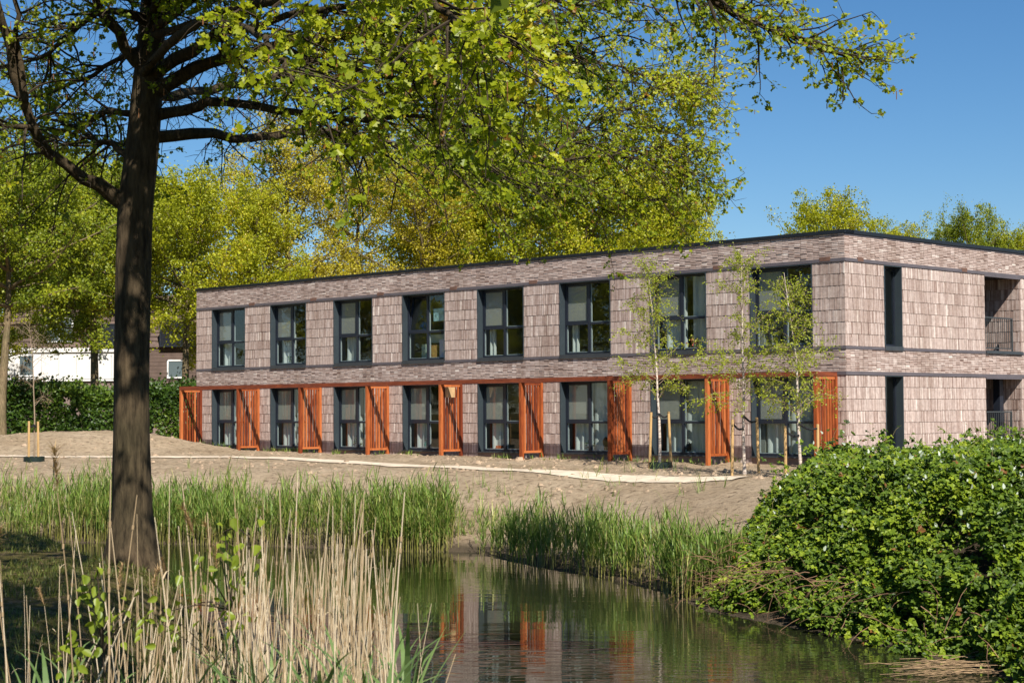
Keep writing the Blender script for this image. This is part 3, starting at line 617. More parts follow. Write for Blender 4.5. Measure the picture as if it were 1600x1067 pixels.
    for pts, r0, r1, dens, first in LM:
        P0 = A(pts)
        if abs(pts[0][2] - D) < .5:                  # start inside the trunk
            tz_ = TP[np.argmin(np.abs(TP[:, 2] - P0[0, 2]))]; P0 = np.vstack([tz_ + (tz_ - P0[0]) * [0, 0, 0], P0])
        Ln = np.linalg.norm(np.diff(P0, axis=0), axis=1).sum(); n = max(12, int(Ln / 0.25)); P = spl(P0, n)
        P[1:-1] += rng.normal(0, 0.018, (n - 2, 3))
        s = np.linspace(0, 1, n); rad = (r0 + (r1 - r0) * s ** 0.75) * (1 + 0.06 * rng.standard_normal(n)); rad[:3] *= [1.45, 1.2, 1.06]
        lv = mk('limb', *tubes([(P, rad, 10)]), M_BARK, root, smooth=True)
        seen = P0[:, 2].mean() < 9.5; left = P0[-1, 0] < -6.0; near = P0[-1, 1] < 16; lsz = (.72 if seen else 1.25) if near else .54; bare = .5 if left and seen else .12  # unseen near limbs bear larger, denser leaves, shaped to cast shade
        tn = unit(np.gradient(P, axis=0)); tip = pts[-1][0] > 1200; step = (0.072 if not near else .19) / dens / (1.0 if seen else 0.5); k = first * Ln * .45
        while k < Ln:
            f = k / Ln; i = min(n - 1, int(f * (n - 1))); d = tn[i]
            inner = f < first; side = perp(rng, d); side[2] *= 0.45; dd = unit(d * rng.uniform(0.35, 0.95) + side)
            L = rng.uniform(0.7, 2.1) * (1.05 - 0.4 * f) * (.62 if tip else 1) * (.62 if inner else 1); q = branch(rng, P[i], dd, L, 7, rng.uniform(-0.7, 0.15) if rng.random() > .12 or tip or inner else -1.6, 0.14)
            TB.append((q, np.linspace(min(rad[i] * 0.55, 0.010 if inner else 0.018), 0.0035, 8), 4)); tq = unit(np.gradient(q, axis=0))
            m = int(L / 0.125)
            for t in range(m):
                g = rng.uniform(0.12, 1.0) if t else 1.0; jx = min(7, int(g * 7)); e = tq[jx]
                dv = unit(e * rng.uniform(0.2, 0.9) + perp(rng, e)); dv[2] *= .6; tl = rng.uniform(0.12, 0.36); z = branch(rng, q[jx], dv, tl, 3, rng.uniform(-0.5, 0.1), 0.16)
                if seen: TB.append((z[[0, 1, 3]], np.array([.0042, .0036, .002]), 3))
                nl = rng.integers(6, 13) if rng.random() > (bare if not inner else .85) else 0
                for _ in range(nl):
                    h = rng.uniform(0.35, 1.05); pp = z[0] + (z[-1] - z[0]) * h + rng.normal(0, .02, 3)
                    LP.append(pp); la = unit(z[-1] - z[0]) * 0.6 + rng.normal(0, .55, 3) + np.array([0, 0, -0.35]); LA.append(la)
                    LN.append(rng.normal(0, .55, 3) + np.array([0.24, -0.75, 0.6])); LS.append(rng.uniform(0.065, 0.135) * lsz)
                if rng.random() < 0.10: CP.append(z[-1])
            k += step * rng.uniform(0.6, 1.4) * (1.5 if inner else 1)
    V, F = tubes(TB); o = mk('twigs', V, F, M_TWIG, root); o['kind'] = 'stuff'
    LP, LA, LN, LS = map(np.array, (LP, LA, LN, LS)); n = len(LP)
    V, Fs = scatter(OAKV, OAKF, LP, LA, LN, LS)
    # neighbouring leaves share a tint
    t = np.clip(0.5 + 0.9 * fbm(LP[:, 0] * .55 + LP[:, 2] * .3, LP[:, 1] * .45 + LP[:, 2] * .5, 2, 7) + rng.normal(0, .16, n) + .16 * np.clip((LP[:, 1] - 25) / 3, 0, 1), 0, .965)
    t = np.where(rng.random(n) < 0.012, 1.0, t)
    o = mk('crown', V, Fs, M_OAK, root, rnd=np.repeat(t, 2)); o['kind'] = 'stuff'
    # brown catkins
    CP = np.array(CP); c = len(CP); ln = rng.uniform(.05, .11, c); L = [(np.array([CP[i], CP[i] - [0, 0, ln[i]]]), .0055, 3) for i in range(c)]
    V, F = tubes(L); o = mk('catkins', V, F, plain('catkin', (0.30, 0.13, 0.05), 0.9), root); o['kind'] = 'stuff'
big_oak()

# ------------------------------------------------------------------ trees behind the building and on the left
def make_tree_data(seed, H, base, spread, nl, leafm, barkm, size, per, droop=0.0, bare=0.0):
    rng = np.random.default_rng(seed); TB = []; P, A_, N_, S = [], [], [], []
    tr = branch(rng, np.zeros(3), (0, 0, 1), H * 0.9, 16, 0.0, 0.035); rt = np.linspace(0.028 * H * 0.62, 0.02, 17); rt[0] *= 1.35; trunk = [(tr, rt, 9)]
    ga = 0
    for k in range(nl):
        f = (k + rng.uniform(0, 1)) / nl; h = base + (0.94 - base) * f; i = min(15, int(h / 0.94 * 16)); ga += 2.4 + rng.normal(0, .3)
        prof = math.sin(math.pi * min(1, 0.22 + 0.78 * f) ** 0.8) ** 0.7
        L = spread * (0.35 + 0.75 * prof) * rng.uniform(0.75, 1.15); up = 0.15 + 0.75 * f
        q = branch(rng, tr[i], (math.cos(ga), math.sin(ga), up), L, 8, 0.25 - droop, 0.10); TB.append((q, np.linspace(0.012 * L + 0.015, 0.012, 9), 5)); tq = unit(np.gradient(q, axis=0))
        for s in range(int(3 + L * 1.9)):
            g = rng.uniform(0.22, 1.0) if s else 1.0; j = min(8, int(g * 8)); dv = unit(tq[j] * 0.6 + perp(rng, tq[j]) + [0, 0, 0.15]); l2 = rng.uniform(0.6, 1.6) * (1.15 - .4 * g)
            z = branch(rng, q[j], dv, l2, 4, -0.1 - droop, 0.15); TB.append((z, np.linspace(.014, .005, 5), 3))
            if rng.random() < bare: continue
            for c in range(rng.integers(2, 5)):
                cc = z[rng.integers(1, 5)] + rng.normal(0, .16, 3); m = rng.poisson(per); rr = rng.uniform(.10, .32)
                P.append(cc + rng.normal(0, rr, (m, 3)) * [1, 1, .75]); A_.append(rng.normal(0, 1, (m, 3)) + [0, 0, -.3]); N_.append(rng.normal(0, .6, (m, 3)) + [.2, -.7, .6]); S.append(rng.uniform(.6, 1.25, m) * size)
    P, A_, N_, S = map(np.concatenate, (P, A_, N_, S)); V, F = scatter(SQV, SQF, P, A_, N_, S); n = len(P)
    t = np.clip(.5 + .8 * fbm(P[:, 0] * .6 + P[:, 2] * .35, P[:, 1] * .6 - P[:, 2] * .4, 2, seed) + rng.normal(0, .17, n), 0, .97)
    return (meshdata('trunk', *tubes(trunk), barkm, smooth=True), meshdata('branches', *tubes(TB), barkm, smooth=True), meshdata('crown', V, F, leafm, t)), n
KINDS = {}
for nm, args in dict(yellow=(21, 17, .26, 5.0, 58, M_FAR_Y, M_BARK2, .145, 30), ochre=(22, 17, .24, 4.9, 58, M_FAR_O, M_BARK2, .12, 24, 0, .06), green=(23, 16, .46, 5.6, 54, M_FAR_G, M_BARK2, .145, 30, .2), yellow2=(24, 15, .44, 4.6, 50, M_FAR_Y, M_BARK2, .14, 29)).items():
    KINDS[nm], n_ = make_tree_data(*args)
def far_tree(kind, px, ytop, d, label, scale=None, rot=0.0, group='trees beyond the building', wide=1.0):
    p = at(px, 600, d); z0 = float(gz(p[0], p[1])); H0 = {'yellow': 17, 'ochre': 17, 'green': 16, 'yellow2': 15}[kind] * 1.0
    s = scale or (at(px, ytop, d)[2] - z0) / H0
    o = empty('tree', (p[0], p[1], z0 - 0.05), label, 'tree', group); o.scale = (s * wide, s * wide, s); o.rotation_euler = (0, 0, rot)
    for me in KINDS[kind]: link(me.name.split('.')[0], me, o)
    return o
G1, G2 = 'trees beyond the building', 'trees on the left beyond the path'
far_tree('ochre', 470, 165, 88, 'sparse ochre-leaved tree behind the left end of the flat roof', rot=.4, group=G1)
far_tree('ochre', 560, 190, 97, 'thin brownish-yellow tree behind the third upper window from the left', rot=2.2, group=G1)
far_tree('ochre', 640, 200, 86, 'ochre tree behind the roof above the fourth upper window', rot=3.7, group=G1)
far_tree('yellow', 720, 190, 92, 'yellow-leaved tree behind the roof above the fifth upper window', rot=1.0, group=G1)
far_tree('yellow', 815, 175, 90, 'dense yellow-green tree behind the roof above the gap between fifth and sixth windows', rot=3.0, group=G1)
far_tree('yellow', 905, 190, 84, 'dense yellow tree behind the roof above the sixth upper window', rot=4.4, group=G1)
far_tree('yellow', 1000, 225, 86, 'yellow-green tree behind the roof above the seventh upper window', rot=5.2, group=G1)
far_tree('yellow', 1062, 285, 92, 'lower yellow-green tree at the right end of the tree mass behind the roof', rot=.9, group=G1, wide=.9)
far_tree('yellow2', 1285, 300, 88, 'yellow treetop showing above the building corner', rot=2.0, group=G1, wide=.85)
far_tree('yellow', 1405, 334, 96, 'small yellow treetop showing above the short side of the building', rot=4.0, group=G1, wide=.8)
far_tree('green', 1532, 318, 90, 'narrow green treetop above the balcony side of the roof', rot=1.2, group=G1, wide=.62)
far_tree('yellow2', 1612, 352, 92, 'yellow treetop cut off by the right edge of the picture', rot=3.5, group=G1, wide=.8)
far_tree('green', 150, 225, 78, 'green tree with pale trunk rising in front of the white-panelled house', rot=.2, group=G2)
far_tree('yellow2', 292, 262, 76, 'bright yellow-green tree beside the left end of the brick building', rot=2.7, group=G2)
far_tree('yellow', 385, 265, 83, 'yellow-green tree behind the left end of the building roof', rot=4.9, group=G2, wide=.8)
far_tree('green', 2, 200, 71, 'stout-trunked green tree at the left edge beside the hedge', rot=5.5, group=G2)
far_tree('yellow', -60, 190, 84, 'yellow-green tree half cut off at the left edge behind the hedge', rot=1.5, group=G2)
far_tree('green', 80, 250, 96, 'green tree standing behind the white-panelled house', rot=3.3, group=G2)
far_tree('yellow', 225, 245, 98, 'yellow tree behind the house hidden partly by the oak trunk', rot=.7, group=G2)
# the row goes on to the left, outside the picture; the windows mirror it
for i, (x, y, kd, sc) in enumerate(((-36, 63, 'yellow', 1.0), (-43, 53, 'yellow', 1.05), (-50, 66, 'ochre', 1.0), (-44, 42, 'yellow', 1.0), (-56, 54, 'yellow', 1.1), (-62, 44, 'yellow', 1.1), (-40, 57, 'yellow', .42), (-41, 49.5, 'yellow', .40), (-41, 46, 'yellow', .42), (-46, 60, 'yellow', .45), (-44, 38, 'yellow', .42))):
    o = far_tree(kd, 0, 0, 80, 'row tree further along the path beyond the left edge', scale=sc, rot=i * 1.3, group='row trees beyond the left edge')
    o.location = (x, y, float(gz(x, y)))
o = far_tree('green', 0, 0, 80, 'leafy tree on the near bank just outside the lower left of the picture', scale=.8, rot=2.0, group='trees beside the camera')
o.location = (-3.0, 6.0, float(gz(-3.0, 6.0)) - .05)

# ------------------------------------------------------------------ reeds along the far bank
M_REED = leafmat('reed_leaf', [(0.0, (0.075, 0.125, 0.022)), (0.45, (0.16, 0.25, 0.042)), (0.85, (0.28, 0.365, 0.07)), (1.0, (0.42, 0.41, 0.13))], 0.3, 0.45, 0.3)
M_REEDSTEM = leafmat('reed_stem', [(0.0, (0.16, 0.16, 0.03)), (0.6, (0.30, 0.29, 0.06)), (1.0, (0.48, 0.38, 0.19))], 0.15, 0.6, 0.2)
M_DRY = leafmat('dry_reed', [(0.0, (0.34, 0.23, 0.12)), (0.5, (0.58, 0.44, 0.27)), (1.0, (0.74, 0.61, 0.43))], 0.1, 0.6, 0.25)
M_PLUME = leafmat('reed_plume', [(0.0, (0.30, 0.19, 0.09)), (1.0, (0.52, 0.36, 0.19))], 0.3, 0.9, 0.1)

def reed_bed(name, label, seed, pts, hmin, hmax, group='green reed beds along the far bank'):
    rng = np.random.default_rng(seed); n = len(pts); h = rng.uniform(hmin, hmax, n) * rng.choice([.75, 1, 1, 1.12, 1.25], n) * (0.66 + 0.6 * vnoise(pts[:, 0] * 1.1, pts[:, 1] * 1.1, seed))
    z = np.minimum(gz(pts[:, 0], pts[:, 1]), 0.9); B = np.column_stack([pts, np.maximum(z, -0.25)])
    lean = rng.normal(0, .055, (n, 2)) + [0.03, 0]
    St = []; PP, AZ, LL_, WW_, EL, DR = [], [], [], [], [], []
    for i in range(n):
        top = B[i] + np.array([lean[i, 0] * h[i], lean[i, 1] * h[i], h[i]]); St.append((np.array([B[i], (B[i] + top) / 2 + [0, 0, .0], top]), np.array([.0055, .005, .003]), 3))
        k = rng.integers(5, 9); f = np.sort(rng.uniform(.3, 1.0, k)); f[-1] = 1
        for q in f:
            PP.append(B[i] + (top - B[i]) * q); AZ.append(rng.uniform(0, 2 * np.pi)); LL_.append(rng.uniform(.28, .62) * (1.1 - .3 * q)); WW_.append(rng.uniform(.016, .036)); EL.append(rng.uniform(.95, 1.45)); DR.append(rng.uniform(.1, 1.2))
    root = empty(name, (float(pts[:, 0].mean()), float(pts[:, 1].mean()), 0.0), label, 'reeds', group); root['kind'] = 'stuff'
    V, F = tubes(St); o = mk('stems', V, F, M_REEDSTEM, root, rnd=np.repeat(rng.random(n), 6)); o['kind'] = 'stuff'
    PP, AZ, LL_, WW_, EL, DR = map(np.array, (PP, AZ, LL_, WW_, EL, DR)); V, F = blades(PP, AZ, LL_, WW_, EL, DR, 3); m = len(PP)
    t = np.clip(.45 + .5 * fbm(PP[:, 0] * .8, PP[:, 1] * .8, 2, 4) + rng.normal(0, .18, m), 0, .93); t = np.where(rng.random(m) < .05, 1, t)
    o = mk('leaves', V, F, M_REED, root, rnd=np.concatenate([np.repeat(t, 2), t])); o['kind'] = 'stuff'
def along(poly, n, d0, d1, rng):                   # places along a shoreline stretch, d0..d1 metres inland
    P = spl(np.array(poly, float), 400); i = rng.integers(0, 399, n); t = unit(np.gradient(P, axis=0)); nr = np.stack([-t[:, 1], t[:, 0]], -1)
    d = rng.uniform(d0, d1, n); return P[i] + nr[i] * d[:, None] + rng.normal(0, .05, (n, 2))
rg = np.random.default_rng(5)
reed_bed('reed_bed', 'green reeds behind the oak trunk at the left of the far bank', 1, -0 + along([(-7.5, 44.1), (-10, 44.8), (-13, 45.6), (-20, 46.4)], 1700, -1.9, .35, rg), 0.88, 1.2)
p2 = along([(-1.5, 41.4), (-2.6, 41.7), (-4.2, 42.6), (-7.6, 44.1)], 1250, -1.3, .3, rg)
reed_bed('reed_bed', 'green reeds left of the bare gap in the far bank', 2, p2[(p2[:, 0] < -1.05 - rg.exponential(.5, len(p2)))], 0.78, 1.15)
p3 = along([(3.05, 30.2), (2.8, 31.8), (1.9, 34.6), (.7, 36.9), (.0, 38.6), (-.75, 40.9)], 1300, -1.0, .25, rg); p3 = p3[(rg.random(len(p3)) < np.interp(p3[:, 1], [37, 41], [1, .3])) & (rg.random(len(p3)) < .5 + .5 * (vnoise(p3[:, 0] * .9, p3[:, 1] * .9, 12) > .35))]
reed_bed('reed_bed', 'green reeds between the bare gap and the bramble bush', 3, p3, 0.66, 0.98)
# thin weeds on the bank above the reeds
rg = np.random.default_rng(15)
n = 1500; x = rg.uniform(-17, 0, n); y = 46.2 - (x + 13) * .32 + rg.gamma(1.6, .9, n) - .3; x2 = np.concatenate([x, rg.uniform(-3, 5, 110)]); y2 = np.concatenate([y, rg.uniform(41, 48, 110)])
k = (sdist(x2, y2) > .2) & (vnoise(x2 * .9, y2 * .9, 3) > .38); x2, y2 = x2[k], y2[k]; P = np.repeat(np.column_stack([x2, y2, gz(x2, y2)]), 4, 0); n = len(P)
V, F = blades(P + rg.normal(0, .03, (n, 3)) * [1, 1, 0], rg.uniform(0, 6.28, n), rg.uniform(.12, .55, n), rg.uniform(.01, .022, n), rg.uniform(.9, 1.5, n), rg.uniform(.1, 1., n), 3)
t = rg.random(n); tag(mk('weeds', V, F, M_REED, rnd=np.concatenate([np.repeat(t, 2), t])), 'thin green weeds growing on the sand above the reeds', 'weeds', kind='stuff')
# tufts at the foot of the building
u = rg.uniform(0.5, 29.5, 420); nn_ = rg.uniform(.08, .75, 420); k = vnoise(u * 2.2, u * 0, 8) > .48; q = FL.P(u[k], nn_[k], 0); P = np.repeat(np.column_stack([q[:, :2], gz(q[:, 0], q[:, 1])]), 6, 0); n = len(P)
V, F = blades(P, rg.uniform(0, 6.28, n), rg.uniform(.05, .26, n), rg.uniform(.012, .03, n), rg.uniform(.6, 1.5, n), rg.uniform(.1, 1., n), 3); t = rg.random(n)
tag(mk('weeds', V, F, M_REED, rnd=np.concatenate([np.repeat(t, 2), t])), 'small weed tufts along the foot of the brick wall', 'weeds', kind='stuff')

# clods and small stones lying on the bare soil
n = 3000; x = rg.uniform(-19, 7, n); y = 41 + (48 - x * 0.9 - 41) * rg.uniform(0, 1, n) + rg.uniform(0, 10, n); k = (sdist(x, y) > 1.2) & (near_side(x, y) < .5) & ((x - CO[0]) * FL.n[0] + (y - CO[1]) * FL.n[1] > .3) & (~in_bramble(x, y)) & (vnoise(x * .6, y * .6, 31) > .35); x, y = x[k], y[k]; n = len(x)
CV = np.array([(-1, -.8, 0), (.9, -1, 0), (1.1, .8, 0), (-.8, 1, 0), (-.4, -.5, .8), (.6, -.3, 1), (.3, .6, .7), (-.5, .4, .9)], float); CF = [np.array([[0, 1, 5, 4], [1, 2, 6, 5], [2, 3, 7, 6], [3, 0, 4, 7], [4, 5, 6, 7]])]
a_ = rg.uniform(0, 6.28, n); V, F = scatter(CV, CF, np.column_stack([x, y, gz(x, y) - .012]), np.stack([np.cos(a_), np.sin(a_), a_ * 0], -1), np.tile([[0, 0, 1.]], (n, 1)) + rg.normal(0, .15, (n, 3)), rg.gamma(1.8, .012, n) + .01)
tag(mk('soil_clods', V, F, plain('clod', (0.36, 0.265, 0.18), .95, .1, var=.35, scale=1.5)), 'small clods and stones scattered on the bare sandy soil', 'clods', kind='stuff')

# ------------------------------------------------------------------ lawn grass under the oak
n = 110000; x = rg.uniform(-13, 0, n); y = rg.uniform(7.5, 29, n); k = (sdist(x, y) > .12) & (near_side(x, y) > .5) & (np.abs(x + 0.293 * y) < 3.6 + 0 * y) & (vnoise(x * .9, y * .9, 6) + .25 * vnoise(x * 5, y * 5, 7) > .36); x, y = x[k], y[k]; n = len(x)
P = np.column_stack([x, y, gz(x, y) - .005])
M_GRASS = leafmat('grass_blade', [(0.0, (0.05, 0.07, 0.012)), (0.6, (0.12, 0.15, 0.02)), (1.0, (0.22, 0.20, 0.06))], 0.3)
V, F = blades(P, rg.uniform(0, 6.28, n), rg.uniform(.045, .13, n), rg.uniform(.007, .014, n), rg.uniform(.7, 1.5, n), rg.uniform(.2, 1.2, n), 2); t = rg.random(n)
tag(mk('grass', V, F, M_GRASS, rnd=np.concatenate([t, t])), 'short shaded grass on the lawn round the oak', 'grass', kind='stuff')

# ------------------------------------------------------------------ dry reed stalks close to the camera
def stalk_mesh(seed):
    rng = np.random.default_rng(seed); parts = []; rn = []
    bend = rng.normal(0, .05, 2); z = np.linspace(0, 1, 9); P = np.stack([bend[0] * z**2 + rng.normal(0, .002, 9), bend[1] * z**2 + rng.normal(0, .002, 9), z], -1)
    rad = np.interp(z, [0, .7, 1], [1.0, .85, .45])
    return P, rad, rng
STALKS = []
for s in range(10):
    P, rad, rng = stalk_mesh(s); L = [(P * [1, 1, 1], rad * .0021, 6)]
    V, F = tubes(L); tone = rng.uniform(.1, 1.0); rnd = np.full(len(F), tone)
    # joints, a little darker, and a torn leaf sheath
    J = []; 
    for q in np.sort(rng.uniform(.1, .95, 6)):
        c = np.array([np.interp(q, np.linspace(0, 1, 9), P[:, i]) for i in range(3)]); J.append((np.array([c - [0, 0, .0035], c + [0, 0, .0035]]), .0027, 6))
    Vj, Fj = tubes(J); Vs, Fs = merge([(V, F), (Vj, Fj)]); rnd = np.concatenate([rnd, np.full(len(Fj), .1)])
    STALKS.append((meshdata('stalk', Vs, Fs, M_DRY, rnd, True), P, rng.random() < .4))
def sheath(seed):
    rng = np.random.default_rng(seed); V, F = blades(np.array([[0, 0, 0.]]), np.array([0.]), np.array([.12]), np.array([.012]), np.array([1.0]), np.array([2.2]), 5)
    return meshdata('torn_leaf', V, F, M_DRY, np.full(5, .6))
SHEATH = sheath(1)
def plume():
    rng = np.random.default_rng(4); n = 70; zz = rng.uniform(0, .16, n); P = np.stack([zz**2 * 1.2, zz * 0, zz], -1)
    V, F = blades(P, rng.normal(0, 1.2, n), rng.uniform(.03, .075, n), np.full(n, .006), rng.uniform(.6, 1.3, n), rng.uniform(.3, 1.6, n), 3); t = rng.random(n); return meshdata('plume', V, F, M_PLUME, np.concatenate([np.repeat(t, 2), t]))
PLUME = plume()
rs = np.random.default_rng(77)
def dry_reed(px, ytop, d, lean, k):
    top = at(px, ytop, d); bz = rs.uniform(.9, 1.25); h = top[2] - bz; base = np.array([top[0] - lean * h, top[1] + rs.normal(0, .1), bz])
    o = empty('dry_reed', tuple(base), 'pale dry reed stalk rising at the bottom of the picture in front of the pond', 'reed', 'dry reed stalks in the foreground')
    me, P, sh = STALKS[k % 10]; s = link('stem', me, o); w = rs.uniform(.62, 1.08)
    s.scale = (h * w * 0.8, h * w * 0.8, h); d3 = Vector(top - base); o.rotation_euler = d3.to_track_quat('Z', 'X').to_euler(); o.rotation_euler.rotate_axis('Z', rs.uniform(0, 6.28))
    tip = P[-1] * [h * w * .8, h * w * .8, h]
    if rs.random() < .22:
        l = link('torn_leaf', SHEATH, o); q = rs.uniform(.55, .98); c = [np.interp(q, np.linspace(0, 1, 9), P[:, i]) * [h * w * .8, h * w * .8, h][i] for i in range(3)]; l.location = c; l.rotation_euler = (0, 0, rs.uniform(0, 6.28)); l.scale = [rs.uniform(.4, .9)] * 3
    if ytop > 700 and rs.random() < .10 and px < 330:
        l = link('plume', PLUME, o); l.location = tip; l.rotation_euler = (rs.uniform(-.3, .3), 0, rs.uniform(-1, 1)); l.scale = [rs.uniform(.45, .8)] * 3
# heights read off the photograph: denser and taller to the right of the trunk
tall = [(3, 866, .0), (24, 872, -.05), (52, 930, .0), (83, 868, .03), (108, 826, .03), (84, 880, -.04), (150, 800, .0), (163, 836, -.02), (168, 794, -.05), (196, 749, .06), (213, 765, .13), (226, 800, -.14), (178, 792, -.08), (172, 770, .02), (276, 744, .03), (318, 756, -.02),
        (262, 800, .08), (205, 874, -.15), (230, 880, .02), (278, 840, -.1), (366, 748, -.05), (448, 728, .0), (455, 760, .0), (434, 778, -.02), (400, 810, -.06), (478, 788, .0), (492, 782, .0), (535, 762, .03), (548, 776, .0), (561, 800, .04), (563, 778, .05), (596, 768, .01), (610, 835, .07), (578, 845, .02), (597, 880, .0), (640, 935, .1), (672, 1000, .22), (560, 770, .02), (412, 790, .03), (345, 800, -.03), (330, 820, .06), (300, 815, -.04), (385, 790, .05), (425, 800, .02), (505, 790, -.03), (520, 800, .04)]
kk = 0
for px, yt, ln in tall: dry_reed(px, yt, rs.uniform(5.0, 6.4), ln, kk); kk += 1
for i in range(175):
    px = rs.uniform(-5, 640) if i % 5 == 0 else 170 + 440 * rs.beta(1.9, 1.15); 
    yt = np.interp(px, [0, 150, 250, 350, 450, 560, 620, 640], [930, 930, 880, 850, 830, 830, 900, 960]) + rs.gamma(2, 32) - 20
    dry_reed(px, yt, rs.uniform(5.4, 8.2), rs.normal(.02, .06), kk); kk += 1
# short broken and bent stems in between
n = 150; L = []; 
for i in range(n):
    px = 150 + 480 * rs.beta(1.7, 1.2); d = rs.uniform(5.2, 8.0); p = at(px, rs.uniform(900, 1060), d); h = rs.uniform(.6, 1.5); ln = rs.normal(.02, .16); b0 = np.array([p[0] - ln * h, p[1] + rs.normal(0, .15), p[2] - h]); mid = (b0 + p) / 2 + rs.normal(0, .02, 3)
    L.append((np.array([b0, mid, p]), np.array([.0035, .003, .0018]) * rs.uniform(.6, 1.1), 4))
for i in range(70):                               # thin full-length stems further back
    px = 190 + 430 * rs.beta(1.9, 1.2); d = rs.uniform(6.5, 9.0); p = at(px, np.interp(px, [190, 350, 560, 620], [930, 850, 830, 900]) + rs.gamma(2, 30), d); h = p[2] - 1.0; ln = rs.normal(.02, .07); b0 = np.array([p[0] - ln * h, p[1] + rs.normal(0, .1), 1.0]); L.append((np.array([b0, (b0 + p) / 2 + rs.normal(0, .025, 3), p]), np.array([.004, .0034, .0018]) * rs.uniform(.6, 1.1), 4))
n = len(L); V, F = tubes(L); tag(mk('broken_reeds', V, F, M_DRY, rnd=np.repeat(rs.random(n), 8)), 'tangle of thin broken dry stems among the foreground reeds', 'reeds', kind='stuff')
# young broad green reed leaves at the foot
n = 250; P, az, Lh, W = [], [], [], []
for i in range(n):
    px = rs.uniform(340, 640) if i > 45 else rs.uniform(0, 340); yt = rs.uniform(985, 1120) if px < 480 else rs.uniform(960, 1100); d = rs.uniform(4.8, 7.0); p = at(px, yt, d); l = rs.uniform(.25, .6); P.append(p - [0, 0, l * .75]); az.append(rs.uniform(0, 6.28)); Lh.append(l); W.append(rs.uniform(.013, .03))
for px, yt in ((612, 1010), (655, 1025), (690, 1010), (700, 1030), (575, 960), (640, 1000)):
    p = at(px, yt, 5.6); P.append(p - [0, 0, .4]); az.append(rs.uniform(0, 6.28)); Lh.append(.5); W.append(.03)
n = len(P); V, F = blades(np.array(P), np.array(az), np.array(Lh), np.array(W), rs.uniform(1.0, 1.5, n), rs.uniform(.2, 1.7, n), 6); t = rs.uniform(.3, .8, n)
M_SHOOT = leafmat('reed_shoot', [(0.0, (0.07, 0.13, 0.035)), (0.6, (0.15, 0.23, 0.07)), (1.0, (0.25, 0.32, 0.12))], 0.3, 0.5, 0.3)
tag(mk('reed_shoots', V, F, M_SHOOT, rnd=np.concatenate([np.repeat(t, 5), t])), 'broad green young reed leaves among the dry stalks', 'reeds', kind='stuff')
# an alder seedling with round leaves growing up through the stalks
RV = np.array([(0, 0, 0), (.24, .14, .10), (.33, .38, .14), (.20, .72, .08), (0, 1, -.08), (-.20, .72, .08), (-.33, .38, .14), (-.24, .14, .10)], float); RF = [np.array([[0, 1, 2, 3, 4], [4, 5, 6, 7, 0]])]
def seedling(px, top, spots, d, label, seed):
    r = np.random.default_rng(seed); tp = at(px, top, d); b0 = np.array([tp[0] + .05, tp[1], 1.1]); root = empty('alder_seedling', tuple(b0), label, 'seedling', 'seedlings among the foreground reeds')
    st = spl([b0, b0 * .5 + tp * .5 + [.03, 0, 0], tp], 8); TB = [(st, np.linspace(.006, .002, 8), 5)]; LP, LA, S = [], [], []
    for (x, y, s) in spots:
        p = at(x, y, d + r.normal(0, .15)); j = int(np.argmin(np.abs(st[:, 2] - p[2] + .12))); q = spl([st[j], (st[j] + p) / 2 + [0, 0, .02], p], 5); TB.append((q, np.linspace(.003, .0015, 5), 4))
        for _ in range(r.integers(4, 8)): LP.append(p + r.normal(0, .035, 3)); LA.append(np.array([r.normal(0, .6), r.normal(-.2, .4), r.normal(-.5, .4)])); S.append(s * r.uniform(.45, .85))
    V, F = tubes(TB); mk('stem', V, F, M_TWIG, root)
    for i in range(len(LP)):
        V, F = scatter(RV, RF, np.array([LP[i]]), np.array([LA[i]]), r.normal(0, .6, (1, 3)) + [[.1, -.6, .7]], S[i] * 1.0); mk('leaf', V, F, M_ALD, root, rnd=np.full(2, r.uniform(.3, 1)), smooth=True)
M_ALD = leafmat('alder_leaf', [(0.0, (0.12, 0.17, 0.012)), (1.0, (0.27, 0.33, 0.03))], 0.4, 0.4, 0.4)
seedling(152, 890, [(152, 900, .06), (146, 935, .05), (162, 948, .06), (118, 1000, .055), (128, 1010, .06), (108, 1020, .055), (150, 960, .04), (140, 1030, .05), (160, 990, .04), (200, 950, .04), (212, 962, .04)], 5.3, 'bright green seedling with round leaves below the oak trunk among the stalks', 1)
seedling(352, 830, [(352, 845, .045), (342, 862, .05), (388, 838, .06), (388, 868, .06), (356, 875, .06), (366, 895, .05), (306, 880, .05), (362, 940, .05), (350, 955, .04), (372, 970, .04), (262, 955, .05), (300, 945, .045), (278, 970, .05), (255, 975, .05), (335, 1000, .04)], 5.8, 'taller bright green seedling right of the oak trunk among the stalks', 2)

